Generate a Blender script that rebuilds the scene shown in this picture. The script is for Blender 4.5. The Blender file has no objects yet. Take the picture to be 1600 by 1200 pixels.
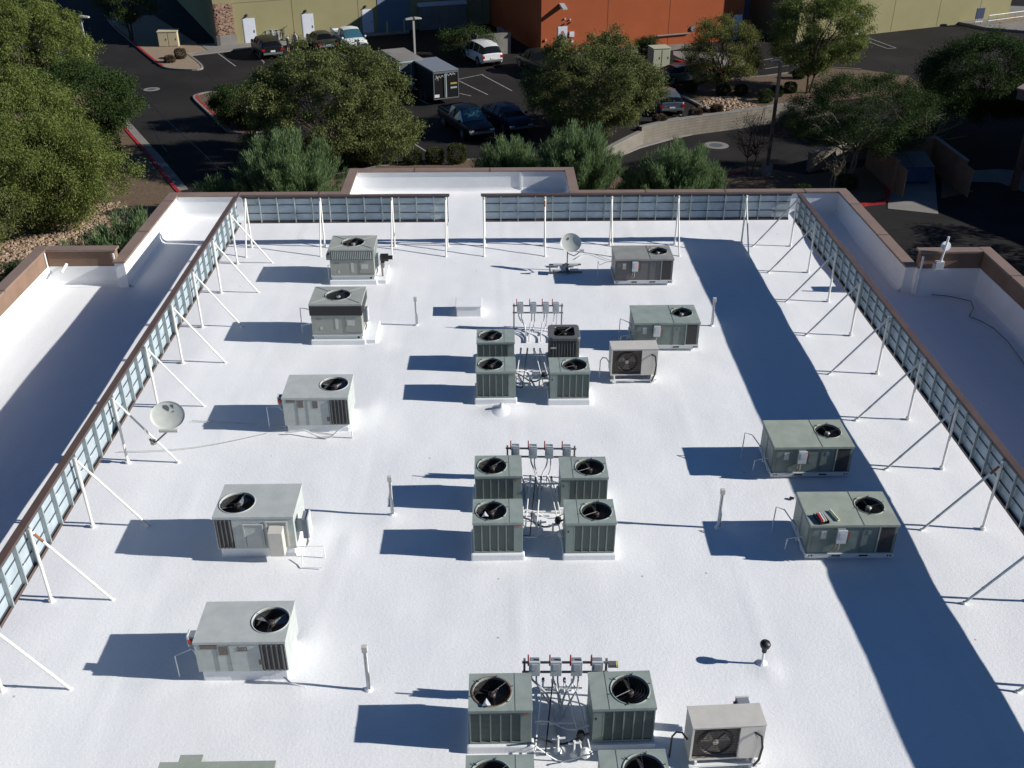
import bpy, bmesh, math, random
import numpy as np
from mathutils import Vector, Matrix, noise
SC = bpy.context.scene
COL = SC.collection
rad = math.radians
# ------------------------------------------------------------------ camera, sky, sun
F_PX, VPX, VPY, CAM_H = 1560.0, 766.0, -306.0, 13.68
_d = Vector(((VPX-800)/F_PX, -(VPY-600)/F_PX, -1.0)).normalized()
_u = Vector((0, -_d.z, _d.y)).normalized()
if _u.y < 0: _u = -_u
_x = _d.cross(_u)
ROT = Matrix((_x, _d, _u))
CAMP = Vector((0, 0, CAM_H))
cam = bpy.data.cameras.new('camera'); cam.sensor_width = 36; cam.lens = F_PX/1600*36
cam.clip_end = 5000; cam.clip_start = 0.2
co = bpy.data.objects.new('camera', cam); COL.objects.link(co)
co.matrix_world = Matrix.Translation(CAMP) @ ROT.to_4x4()
SC.camera = co
SUN_AZ, SUN_EL = -6.3, 25.8          # direction towards the sun: degrees from +x, degrees above the roof
w = bpy.data.worlds.new('World'); SC.world = w; w.use_nodes = True
nt = w.node_tree; bg = nt.nodes['Background']
sk = nt.nodes.new('ShaderNodeTexSky'); sk.sky_type = 'NISHITA'; sk.sun_disc = False
sk.sun_elevation = rad(SUN_EL); sk.sun_rotation = rad(90-SUN_AZ)
sk.dust_density = 0.0; sk.ozone_density = 6.0; sk.air_density = 0.75; sk.altitude = 300
hs = nt.nodes.new('ShaderNodeHueSaturation'); hs.inputs['Saturation'].default_value = 1.06; hs.inputs['Value'].default_value = 1.0
nt.links.new(sk.outputs[0], hs.inputs['Color']); nt.links.new(hs.outputs[0], bg.inputs[0]); bg.inputs[1].default_value = 0.06
sl = bpy.data.lights.new('sun', 'SUN'); sl.energy = 5.0; sl.angle = rad(0.5); sl.color = (1.0, 0.97, 0.925)
so = bpy.data.objects.new('sun', sl); COL.objects.link(so)
sd = Vector((math.cos(rad(SUN_EL))*math.cos(rad(SUN_AZ)), math.cos(rad(SUN_EL))*math.sin(rad(SUN_AZ)), math.sin(rad(SUN_EL))))
so.rotation_euler = sd.to_track_quat('Z', 'Y').to_euler(); so.location = (60, -10, 60)
SC.view_settings.view_transform = 'Standard'; SC.view_settings.look = 'None'
SC.view_settings.exposure = 0.36; SC.view_settings.gamma = 1.0
SC.cycles.max_bounces = 8; SC.cycles.diffuse_bounces = 4
SC.cycles.transparent_max_bounces = 8

G = -5.5       # parking lot level below the roof
GL = -6.5      # the sunken drive on the right
def at(px, py, z=0.0):
    r = ROT @ Vector(((px-800)/F_PX, -(py-600)/F_PX, -1.0))
    return CAMP + r*((z-CAM_H)/r.z)
# ------------------------------------------------------------------ helpers
def tag(o, label=None, cat=None, group=None, kind=None):
    if label: o['label'] = label
    if cat: o['category'] = cat
    if group: o['group'] = group
    if kind: o['kind'] = kind
    return o
def thing(name, label, cat, loc=(0,0,0), rz=0.0, group=None):
    o = bpy.data.objects.new(name, None); o.empty_display_size = 0.3; COL.objects.link(o)
    o.location = loc; o.rotation_euler = (0,0,rz)
    return tag(o, label, cat, group)
def dup(root, loc=None, rz=None, label=None, group=None):
    def cp(o, parent):
        c = o.copy(); COL.objects.link(c); c.parent = parent
        for ch in kids.get(o.name, []): cp(ch, c)
        return c
    kids = {}
    def walk(o):
        kids[o.name] = list(o.children)
        for ch in kids[o.name]: walk(ch)
    walk(root)
    r = cp(root, None)
    if loc is not None: r.location = loc
    if rz is not None: r.rotation_euler = (0,0,rz)
    if label: r['label'] = label
    if group: r['group'] = group
    return r
class MB:
    def __init__(s): s.v = []; s.f = []; s.mi = []
    def add(s, vs, fs, mi=0, M=None):
        n = len(s.v)
        if M is not None: vs = [M @ Vector(p) for p in vs]
        s.v += [tuple(p) for p in vs]; s.f += [tuple(i+n for i in f) for f in fs]; s.mi += [mi]*len(fs)
        return s
    def box(s, x0, x1, y0, y1, z0, z1, mi=0, M=None):
        vs = [(x0,y0,z0),(x1,y0,z0),(x1,y1,z0),(x0,y1,z0),(x0,y0,z1),(x1,y0,z1),(x1,y1,z1),(x0,y1,z1)]
        return s.add(vs, [(0,3,2,1),(4,5,6,7),(0,1,5,4),(1,2,6,5),(2,3,7,6),(3,0,4,7)], mi, M)
    def open_box(s, x0, x1, y0, y1, z0, z1, mi=0):
        vs = [(x0,y0,z0),(x1,y0,z0),(x1,y1,z0),(x0,y1,z0),(x0,y0,z1),(x1,y0,z1),(x1,y1,z1),(x0,y1,z1)]
        return s.add(vs, [(0,1,5,4),(1,2,6,5),(2,3,7,6),(3,0,4,7)], mi)
    def tube(s, pts, r, n=6, mi=0, r2=None, cap=True):
        pts = [Vector(p) for p in pts]; m = len(pts); vs = []; fs = []
        prev = None
        for i, p in enumerate(pts):
            t = (pts[min(i+1,m-1)] - pts[max(i-1,0)])
            if t.length < 1e-9: t = Vector((0,0,1))
            t.normalize()
            if prev is None:
                a = Vector((0,0,1)) if abs(t.z) < .9 else Vector((1,0,0))
                prev = t.cross(a).normalized()
            else:
                prev = (prev - t*prev.dot(t))
                prev = prev.normalized() if prev.length > 1e-6 else t.orthogonal().normalized()
            b = t.cross(prev)
            rr = r if r2 is None else r + (r2-r)*i/(m-1)
            for k in range(n):
                a = 2*math.pi*k/n
                vs.append(p + prev*(math.cos(a)*rr) + b*(math.sin(a)*rr))
        for i in range(m-1):
            for k in range(n):
                fs.append((i*n+k, i*n+(k+1)%n, (i+1)*n+(k+1)%n, (i+1)*n+k))
        if cap: fs += [tuple(range(n-1,-1,-1)), tuple(range((m-1)*n, m*n))]
        return s.add(vs, fs, mi)
    def cyl(s, c, r, z0, z1, n=20, mi=0, r2=None, M=None):
        r2 = r if r2 is None else r2
        vs = [(c[0]+r*math.cos(2*math.pi*k/n), c[1]+r*math.sin(2*math.pi*k/n), z0) for k in range(n)] + \
             [(c[0]+r2*math.cos(2*math.pi*k/n), c[1]+r2*math.sin(2*math.pi*k/n), z1) for k in range(n)]
        fs = [(k,(k+1)%n,n+(k+1)%n,n+k) for k in range(n)] + [tuple(range(n-1,-1,-1)), tuple(range(n,2*n))]
        return s.add(vs, fs, mi, M)
    def lathe(s, prof, c=(0,0), n=20, mi=0, M=None):
        vs = []; fs = []; m = len(prof)
        for r, z in prof:
            for k in range(n): vs.append((c[0]+r*math.cos(2*math.pi*k/n), c[1]+r*math.sin(2*math.pi*k/n), z))
        for i in range(m-1):
            for k in range(n): fs.append((i*n+k, i*n+(k+1)%n, (i+1)*n+(k+1)%n, (i+1)*n+k))
        return s.add(vs, fs, mi, M)
    def prism(s, poly, z0, z1, mi=0, bottom=True):
        n = len(poly)
        ar = sum(poly[i][0]*poly[(i+1)%n][1]-poly[(i+1)%n][0]*poly[i][1] for i in range(n))
        if ar < 0: poly = poly[::-1]
        vs = [(p[0],p[1],z0) for p in poly] + [(p[0],p[1],z1) for p in poly]
        fs = [(i,(i+1)%n,n+(i+1)%n,n+i) for i in range(n)] + [tuple(range(n,2*n))]
        if bottom: fs.append(tuple(range(n-1,-1,-1)))
        return s.add(vs, fs, mi)
    def build(s, name, mat, parent=None, bevel=0, smooth=False, segs=2):
        us = sorted({i for f in s.f for i in f})
        if len(us) < len(s.v):
            mp_ = {j: i for i, j in enumerate(us)}; s.v = [s.v[j] for j in us]; s.f = [tuple(mp_[i] for i in f) for f in s.f]
        me = bpy.data.meshes.new(name); me.from_pydata(s.v, [], s.f)
        mats = mat if isinstance(mat, (list,tuple)) else [mat]
        for m in mats: me.materials.append(m)
        if len(mats) > 1:
            for p, i in zip(me.polygons, s.mi): p.material_index = i
        if bevel:
            bm = bmesh.new(); bm.from_mesh(me)
            bmesh.ops.bevel(bm, geom=[e for e in bm.edges if len(e.link_faces)==2 and e.calc_face_angle(0) > .5], offset=bevel, segments=segs, affect='EDGES', profile=.6)
            bm.to_mesh(me); bm.free()
        if smooth: me.polygons.foreach_set('use_smooth', [True]*len(me.polygons))
        me.update()
        o = bpy.data.objects.new(name, me); COL.objects.link(o)
        if parent: o.parent = parent
        return o
def curve(P, k=4):
    P = [Vector(p) for p in P]; r = []
    for i in range(len(P)-1):
        p0 = P[max(i-1,0)]; p1 = P[i]; p2 = P[i+1]; p3 = P[min(i+2,len(P)-1)]
        for j in range(k):
            t = j/k; r.append(.5*((2*p1)+(p2-p0)*t+(2*p0-5*p1+4*p2-p3)*t*t+(3*p1-p0-3*p2+p3)*t**3))
    r.append(P[-1]); return r
# ------------------------------------------------------------------ materials
def mat(name, col, rough=.6, metal=0.0, var=0.0, scale=3.0, bump=0.0, bscale=40.0, col2=None, detail=4, spec=None, coord='Object', stretch=None):
    m = bpy.data.materials.new(name); m.use_nodes = True; t = m.node_tree; b = t.nodes['Principled BSDF']
    b.inputs['Roughness'].default_value = rough; b.inputs['Metallic'].default_value = metal
    if spec is not None: b.inputs['Specular IOR Level'].default_value = spec
    b.inputs['Base Color'].default_value = (*col, 1)
    tc = t.nodes.new('ShaderNodeTexCoord'); src = tc.outputs[coord]
    if stretch:
        mp = t.nodes.new('ShaderNodeMapping'); mp.inputs['Scale'].default_value = stretch
        t.links.new(src, mp.inputs[0]); src = mp.outputs[0]
    if var or col2:
        n = t.nodes.new('ShaderNodeTexNoise'); n.inputs['Scale'].default_value = scale; n.inputs['Detail'].default_value = detail
        n.inputs['Roughness'].default_value = .65
        t.links.new(src, n.inputs['Vector'])
        r = t.nodes.new('ShaderNodeValToRGB'); r.color_ramp.elements[0].position = .35; r.color_ramp.elements[1].position = .68
        c2 = col2 or tuple(min(1, c*(1+var)) for c in col); c1 = col if col2 else tuple(c*(1-var) for c in col)
        r.color_ramp.elements[0].color = (*c1, 1); r.color_ramp.elements[1].color = (*c2, 1)
        t.links.new(n.outputs['Fac'], r.inputs[0]); t.links.new(r.outputs[0], b.inputs['Base Color'])
    if bump:
        n2 = t.nodes.new('ShaderNodeTexNoise'); n2.inputs['Scale'].default_value = bscale; n2.inputs['Detail'].default_value = 3
        t.links.new(src, n2.inputs['Vector'])
        bp = t.nodes.new('ShaderNodeBump'); bp.inputs['Strength'].default_value = bump; bp.inputs['Distance'].default_value = .02
        t.links.new(n2.outputs['Fac'], bp.inputs['Height']); t.links.new(bp.outputs[0], b.inputs['Normal'])
    return m
def leafmat(name, c1, c2, c3, trans=.25):
    m = bpy.data.materials.new(name); m.use_nodes = True; t = m.node_tree; b = t.nodes['Principled BSDF']
    g = t.nodes.new('ShaderNodeNewGeometry'); r = t.nodes.new('ShaderNodeValToRGB')
    r.color_ramp.elements[0].color = (*c1,1); r.color_ramp.elements[1].color = (*c3,1)
    e = r.color_ramp.elements.new(.55); e.color = (*c2,1)
    tc = t.nodes.new('ShaderNodeTexCoord'); n = t.nodes.new('ShaderNodeTexNoise'); n.inputs['Scale'].default_value = .9
    t.links.new(tc.outputs['Object'], n.inputs['Vector'])
    mx = t.nodes.new('ShaderNodeMath'); mx.operation = 'MULTIPLY_ADD'; mx.inputs[1].default_value = .55
    mm = t.nodes.new('ShaderNodeMath'); mm.operation = 'MULTIPLY'; mm.inputs[1].default_value = .5
    t.links.new(n.outputs['Fac'], mm.inputs[0]); t.links.new(g.outputs['Random Per Island'], mx.inputs[0]); t.links.new(mm.outputs[0], mx.inputs[2])
    t.links.new(mx.outputs[0], r.inputs[0]); t.links.new(r.outputs[0], b.inputs['Base Color'])
    b.inputs['Roughness'].default_value = .55; b.inputs['Specular IOR Level'].default_value = .06
    tl = t.nodes.new('ShaderNodeBsdfTranslucent'); t.links.new(r.outputs[0], tl.inputs[0])
    mi = t.nodes.new('ShaderNodeMixShader'); mi.inputs[0].default_value = trans
    out = t.nodes['Material Output']
    t.links.new(b.outputs[0], mi.inputs[1]); t.links.new(tl.outputs[0], mi.inputs[2]); t.links.new(mi.outputs[0], out.inputs[0])
    return m
# white sprayed roof: fine orange-peel grain, wide soft waves, faint dirt
def roofmat():
    m = bpy.data.materials.new('roof_coating'); m.use_nodes = True; t = m.node_tree; b = t.nodes['Principled BSDF']; L = t.links.new
    tc = t.nodes.new('ShaderNodeTexCoord'); b.inputs['Roughness'].default_value = .75; b.inputs['Specular IOR Level'].default_value = .3
    n = t.nodes.new('ShaderNodeTexNoise'); n.inputs['Scale'].default_value = .35; n.inputs['Detail'].default_value = 6; n.inputs['Roughness'].default_value = .7
    L(tc.outputs['Object'], n.inputs['Vector'])
    r = t.nodes.new('ShaderNodeValToRGB'); r.color_ramp.elements[0].position = .3; r.color_ramp.elements[1].position = .62
    r.color_ramp.elements[0].color = (.765,.77,.775,1); r.color_ramp.elements[1].color = (.81,.815,.81,1)
    L(n.outputs['Fac'], r.inputs[0])
    # streaks along the roof slope
    mp = t.nodes.new('ShaderNodeMapping'); mp.inputs['Scale'].default_value = (2.6,.14,1); mp.inputs['Rotation'].default_value = (0,0,.12)
    n3 = t.nodes.new('ShaderNodeTexNoise'); n3.inputs['Scale'].default_value = 1.0; n3.inputs['Detail'].default_value = 5
    L(tc.outputs['Object'], mp.inputs[0]); L(mp.outputs[0], n3.inputs['Vector'])
    mr = t.nodes.new('ShaderNodeMapRange'); mr.inputs[1].default_value = .3; mr.inputs[2].default_value = .7; mr.inputs[3].default_value = .965; mr.inputs[4].default_value = 1.0
    L(n3.outputs['Fac'], mr.inputs[0])
    # fine speckle
    n4 = t.nodes.new('ShaderNodeTexNoise'); n4.inputs['Scale'].default_value = 26; n4.inputs['Detail'].default_value = 4; n4.inputs['Roughness'].default_value = .8
    L(tc.outputs['Object'], n4.inputs['Vector'])
    mr4 = t.nodes.new('ShaderNodeMapRange'); mr4.inputs[1].default_value = .3; mr4.inputs[2].default_value = .6; mr4.inputs[3].default_value = .93; mr4.inputs[4].default_value = 1.0
    L(n4.outputs['Fac'], mr4.inputs[0])
    ml = t.nodes.new('ShaderNodeMath'); ml.operation = 'MULTIPLY'; L(mr.outputs[0], ml.inputs[0]); L(mr4.outputs[0], ml.inputs[1])
    # sparse dark flecks of grit
    vo = t.nodes.new('ShaderNodeTexVoronoi'); vo.inputs['Scale'].default_value = 1.1; L(tc.outputs['Object'], vo.inputs['Vector'])
    lt = t.nodes.new('ShaderNodeMath'); lt.operation = 'LESS_THAN'; lt.inputs[1].default_value = .028; L(vo.outputs['Distance'], lt.inputs[0])
    sb = t.nodes.new('ShaderNodeMath'); sb.operation = 'MULTIPLY_ADD'; sb.inputs[1].default_value = -.45; sb.inputs[2].default_value = 1.0; L(lt.outputs[0], sb.inputs[0])
    m2 = t.nodes.new('ShaderNodeMath'); m2.operation = 'MULTIPLY'; L(ml.outputs[0], m2.inputs[0]); L(sb.outputs[0], m2.inputs[1])
    vm = t.nodes.new('ShaderNodeVectorMath'); vm.operation = 'SCALE'; L(r.outputs[0], vm.inputs[0]); L(m2.outputs[0], vm.inputs['Scale'])
    L(vm.outputs[0], b.inputs['Base Color'])
    bn = t.nodes.new('ShaderNodeTexNoise'); bn.inputs['Scale'].default_value = 17; bn.inputs['Detail'].default_value = 5; bn.inputs['Roughness'].default_value = .7
    L(tc.outputs['Object'], bn.inputs['Vector'])
    bp = t.nodes.new('ShaderNodeBump'); bp.inputs['Strength'].default_value = .55; bp.inputs['Distance'].default_value = .012
    L(bn.outputs['Fac'], bp.inputs['Height']); L(bp.outputs[0], b.inputs['Normal'])
    return m
M_ROOF = roofmat()
M_COAT = mat('white_coated_wall', (.76,.77,.77), .75, var=.05, scale=.8, bump=.25, bscale=25)
M_BROWN = mat('brown_stucco', (.225,.148,.105), .85, var=.12, scale=1.2, bump=.3, bscale=60, spec=.08)
M_CAP = mat('brown_metal_cap', (.235,.162,.122), .5, var=.10, scale=1.5)
M_CAPD = mat('dark_brown_metal_cap', (.10,.064,.050), .5, var=.12, scale=2)
M_TAN = mat('tan_stucco', (.30,.22,.15), .9, var=.08, scale=.8, bump=.3, spec=.08)
M_GALV = mat('galvanised_panel', (.43,.50,.53), .45, metal=.15, var=.16, scale=1.1)
M_STUD = mat('grey_steel_stud', (.36,.41,.41), .5, metal=.2, var=.10, scale=3)
M_STUDD = mat('dark_girt_and_recess_shade', (.07,.075,.085), .6, var=.15, scale=4)  # dark girt metal, also used for the painted shade of the panel recesses
M_POST = mat('white_painted_steel', (.80,.78,.72), .55, var=.08, scale=6, col2=(.72,.69,.60))
M_RUST = mat('rust', (.28,.12,.05), .9, var=.3, scale=12)
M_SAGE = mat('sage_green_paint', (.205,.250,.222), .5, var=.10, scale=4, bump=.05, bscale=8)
M_SAGE_TOP = mat('sage_top_pale', (.30,.345,.305), .55, var=.0, scale=3.2, col2=(.235,.275,.245))  # paler, mottled sage for the tops
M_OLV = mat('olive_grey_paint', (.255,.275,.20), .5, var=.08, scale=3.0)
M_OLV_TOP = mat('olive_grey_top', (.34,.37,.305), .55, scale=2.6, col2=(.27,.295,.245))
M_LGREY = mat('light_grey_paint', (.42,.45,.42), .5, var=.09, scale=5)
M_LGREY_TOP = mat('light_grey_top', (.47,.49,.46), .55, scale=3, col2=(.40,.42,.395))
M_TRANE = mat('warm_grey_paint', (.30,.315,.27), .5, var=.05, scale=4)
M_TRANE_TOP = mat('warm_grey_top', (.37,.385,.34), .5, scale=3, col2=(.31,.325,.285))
M_SAGED = mat('sage_shade_darkened', (.155,.195,.172), .5, var=.14, scale=3.5, bump=.05, bscale=8)  # sage body with the shade of its grazing-sun fronts put into the colour
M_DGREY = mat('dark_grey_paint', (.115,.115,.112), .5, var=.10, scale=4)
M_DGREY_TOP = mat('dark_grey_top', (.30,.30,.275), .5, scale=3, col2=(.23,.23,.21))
M_CREAM = mat('cream_paint', (.55,.52,.46), .5, var=.05, scale=5)
M_BLACK = mat('black_plastic', (.012,.012,.013), .5)
M_DARK = mat('dark_coil', (.035,.033,.032), .55, var=.3, scale=20)
M_FANBLADE = mat('fan_blade_metal', (.022,.022,.024), .4, metal=.3)
M_BLADEG = mat('grey_fan_blade', (.16,.175,.20), .4, metal=.2)
M_HUB = mat('motor_hub', (.075,.055,.048), .5, metal=.2)
M_HUBW = mat('bright_motor_cap', (.42,.42,.40), .4)
M_GUARD = mat('fan_guard_wire', (.03,.03,.03), .4, metal=.4)
M_BOX = mat('disconnect_grey', (.20,.225,.25), .45, var=.08, scale=9)
M_BOXLID = mat('disconnect_lid', (.55,.57,.57), .4)
M_RED = mat('red_handle', (.55,.03,.02), .45)
M_STRUT = mat('strut_steel', (.30,.27,.25), .5, metal=.5, var=.3, scale=30)
M_COND = mat('conduit_grey', (.55,.56,.56), .5, metal=.2)
M_WPIPE = mat('white_pvc', (.78,.78,.75), .5)
M_LABEL = mat('paper_label', (.50,.49,.45), .6, var=.25, scale=60)
M_LABELD = mat('dark_badge', (.16,.13,.11), .6, var=.3, scale=60)
M_ORANGE = mat('orange_badge', (.50,.12,.05), .5)
M_DISH = mat('dish_grey', (.50,.51,.46), .5, var=.06, scale=6)
M_STEELD = mat('dark_arm_steel', (.13,.14,.15), .5, metal=.3)
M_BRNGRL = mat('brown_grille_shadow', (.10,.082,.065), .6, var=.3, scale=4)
def louvre(name, c1, c2, period):
    m = bpy.data.materials.new(name); m.use_nodes = True; t = m.node_tree; b = t.nodes['Principled BSDF']
    tc = t.nodes.new('ShaderNodeTexCoord'); wv = t.nodes.new('ShaderNodeTexWave'); wv.bands_direction = 'Z'; wv.inputs['Scale'].default_value = period
    t.links.new(tc.outputs['Object'], wv.inputs['Vector'])
    r = t.nodes.new('ShaderNodeValToRGB'); r.color_ramp.elements[0].color = (*c1,1); r.color_ramp.elements[1].color = (*c2,1)
    t.links.new(wv.outputs['Color'], r.inputs[0]); t.links.new(r.outputs[0], b.inputs['Base Color']); b.inputs['Roughness'].default_value = .6
    bp = t.nodes.new('ShaderNodeBump'); bp.inputs['Distance'].default_value = .01; t.links.new(wv.outputs['Color'], bp.inputs['Height']); t.links.new(bp.outputs[0], b.inputs['Normal'])
    return m
M_LOUV = louvre('pressed_louvre', (.105,.128,.112), (.165,.195,.172), 11)
M_LOUVD = louvre('pressed_louvre_dark', (.05,.05,.05), (.11,.11,.105), 11)
# ------------------------------------------------------------------ our building
ZM, ZL, ZR = .90, 1.24, 1.46
bumps = []   # (x, y, sx, sy, height) soft foam swellings
for (px, py, sx, sy, h) in [(500,835,.25,.6,.03),(545,850,.15,.5,.03),(480,1010,.22,.7,.032),(470,1075,.5,.12,.04),(380,1078,1.0,.10,.05),
        (250,1068,.5,.10,.04),(580,640,.2,.5,.028),(500,690,.5,.12,.03),(410,882,.9,.12,.05),(610,810,.2,.15,.03),(785,640,.42,.3,.10),
        (1200,1045,.22,.2,.04),(735,476,.5,.4,.05),(920,885,.6,.15,.03),(775,885,.6,.12,.03),(1330,885,.9,.15,.03),(590,540,.5,.2,.04)]:
    p = at(px, py); bumps.append((p.x, p.y, sx, sy, h))
SEAMS = [-6.9, -3.3, .4, 4.9, 8.1]
def roof_z(x, y):
    z = (noise.noise(Vector((x*.33, y*.30, 0)))*.034 + noise.noise(Vector((x*1.1+9, y*.8, 3)))*.012)
    z += noise.noise(Vector((x*3.1, y*3.1, 7)))*.0035
    for bx, by, sx, sy, h in bumps:
        a = ((x-bx)/sx)**2 + ((y-by)/sy)**2
        if a < 9: z += h*math.exp(-a)
    for k, sxx in enumerate(SEAMS):
        q = (x - sxx - .15*math.sin(y*.3+k))/.05
        if abs(q) < 3: z += .009*math.exp(-q*q)
    for k in range(1, 7):
        q = (y - 6.1*k - .1*math.sin(x*.4))/.05
        if abs(q) < 3 and noise.noise(Vector((x*.12,k*3.3,5))) > 0: z += .008*math.exp(-q*q)
    # cricket rising to the back wall
    if y > 33.6: z += min(1, (y-33.6)/1.2)*.05
    return z - .03
bld = thing('commercial_building', 'flat roofed brown stucco building with white coated roof and stepped brown capped parapets', 'building', (0,20,0))
BO = Vector((0,20,0))
def bpart(mb, name, m, **k):
    mb.v = [(x, y-20, z) for x, y, z in mb.v]
    return mb.build(name, m, bld, **k)
def grid(x0, x1, y0, y1, step):
    nx = max(1, round((x1-x0)/step)); ny = max(1, round((y1-y0)/step)); vs = []; fs = []
    for j in range(ny+1):
        for i in range(nx+1):
            x = x0+(x1-x0)*i/nx; y = y0+(y1-y0)*j/ny; vs.append((x, y, roof_z(x, y)))
    for j in range(ny):
        for i in range(nx):
            a = j*(nx+1)+i; fs.append((a, a+1, a+nx+2, a+nx+1))
    return vs, fs
mb = MB()
mb.add(*grid(-14.55, 15.5, -12, 30.0, .14))
mb.add(*grid(-14.56, 13.25, 30.0, 30.4, .14)); mb.add(*grid(-12.05, 13.25, 30.4, 36.5, .14))
mb.add(*grid(-5.55, 2.95, 36.5, 39.25, .2))
rf = bpart(mb, 'roof', M_ROOF, smooth=True); rf['label'] = 'white sprayed roof coating'
def wall(x0, x1, y0, y1, top, name='parapet', brown_from=None, capd=.05):
    mb = MB()
    if brown_from is None: mb.box(x0, x1, y0, y1, -.5, top-.07, 0)
    else:
        mb.box(x0, x1, y0, y1, -.5, brown_from, 0); mb.box(x0+.012, x1-.012, y0+.012, y1-.012, brown_from, top-.07, 1)
    p = bpart(mb, name, [M_COAT, M_BROWN])
    m2 = MB(); m2.box(x0-capd, x1+capd, y0-capd, y1+capd, top-.07, top)
    m3 = MB(); q = 2.6
    while q < max(x1-x0, y1-y0)-.5:
        if x1-x0 > y1-y0: m3.box(x0+q-.03, x0+q+.03, y0-capd-.003, y1+capd+.003, top-.06, top+.003)
        else: m3.box(x0-capd-.003, x1+capd+.003, y0+q-.03, y0+q+.03, top-.06, top+.003)
        q += 3.05
    m2.v = [(x, y-20, z) for x, y, z in m2.v]
    pc = m2.build('parapet_cap', M_CAP, p, bevel=.008)
    if m3.v:
        m3.v = [(x, y-20, z) for x, y, z in m3.v]; m3.build('cap_joints', M_CAPD, p)
wall(-12.297, -5.797, 36.45, 36.717, ZM)
wall(-5.8, -5.53, 36.45, 39.23, ZM+.006); wall(-5.803, 3.203, 39.23, 39.5, ZM); wall(2.93, 3.2, 36.45, 39.23, ZM+.006)
wall(3.197, 13.497, 36.45, 36.717, ZM)
wall(-12.3, -12.0, 30.15, 36.45, ZM+.006)
wall(13.2, 13.5, 29.35, 36.45, ZM+.006)
wall(-14.55, -12.3, 30.35, 30.617, ZL, brown_from=.64)
wall(-14.82, -14.55, -12, 30.62, ZL+.006, brown_from=.64)
wall(13.5, 15.5, 29.15, 29.417, ZR, brown_from=.86)
wall(15.5, 15.77, -12, 29.42, ZR+.006, brown_from=.86)
# cove at the wall foot
mb = MB()
def cove(x0, y0, x1, y1, nx, ny, r=.13):
    d = Vector((x1-x0, y1-y0, 0)); n = Vector((nx, ny, 0)); vs = []
    prof = [(0,.16),(.02,.08),(.05,.035),(.10,.008),(.16,-.01)]
    N = max(2, int(d.length/.5)); 
    for i in range(N+1):
        p = Vector((x0,y0,0)) + d*i/N
        for a, b in prof: vs.append(p + n*a + Vector((0,0,b+roof_z(p.x+nx*a, p.y+ny*a)*.6)))
    m = len(prof)
    fs = [(i*m+k, (i+1)*m+k, (i+1)*m+k+1, i*m+k+1) for i in range(N) for k in range(m-1)]
    mb.add(vs, fs)
cove(-12.0,30.2,-12.0,36.45,1,0); cove(-12,36.45,-5.8,36.45,0,-1); cove(-5.53,36.5,-5.53,39.23,1,0); cove(-5.53,39.23,2.93,39.23,0,-1)
cove(2.93,36.5,2.93,39.23,-1,0); cove(3.2,36.45,13.2,36.45,0,-1); cove(13.2,29.4,13.2,36.45,-1,0)
cove(-14.55,-10,-14.55,30.35,1,0); cove(-14.55,30.35,-12.3,30.35,0,-1); cove(15.5,-10,15.5,29.15,-1,0); cove(13.5,29.15,15.5,29.15,0,-1)
bpart(mb, 'roof_cove', M_COAT, smooth=True)
mb = MB()
mb.prism([(-14.8,-12),(15.75,-12),(15.75,29.4),(13.48,29.4),(13.48,36.7),(3.18,36.7),(3.18,39.48),(-5.78,39.48),(-5.78,36.7),(-12.28,36.7),(-12.28,30.6),(-14.8,30.6)], GL-.5, -.45)
bpart(mb, 'exterior_wall', M_TAN)
# joints in the parapet: downspout strips
mb = MB(); mb.box(1.05,1.13,39.19,39.23,0,ZM-.08); bpart(mb, 'wall_joint_strip', M_COAT)
mb = MB(); mb.box(-12.38,-12.33,30.30,30.346,0,1.1); bpart(mb, 'wall_joint_strip', M_WPIPE)
mb = MB(); mb.box(13.56,13.61,29.10,29.146,0,1.3); bpart(mb, 'wall_joint_strip', M_COAT)
mb = MB(); mb.box(-14.546,-14.52,30.24,30.30,.1,1.15); bpart(mb, 'wall_joint_strip', M_WPIPE)
# small white scupper box on the left wing wall
mb = MB(); mb.tube([(-13.93,30.33,.74),(-13.98,30.1,.64),(-14.0,29.95,.60)], .05, 8); bpart(mb, 'overflow_pipe', M_WPIPE)
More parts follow.
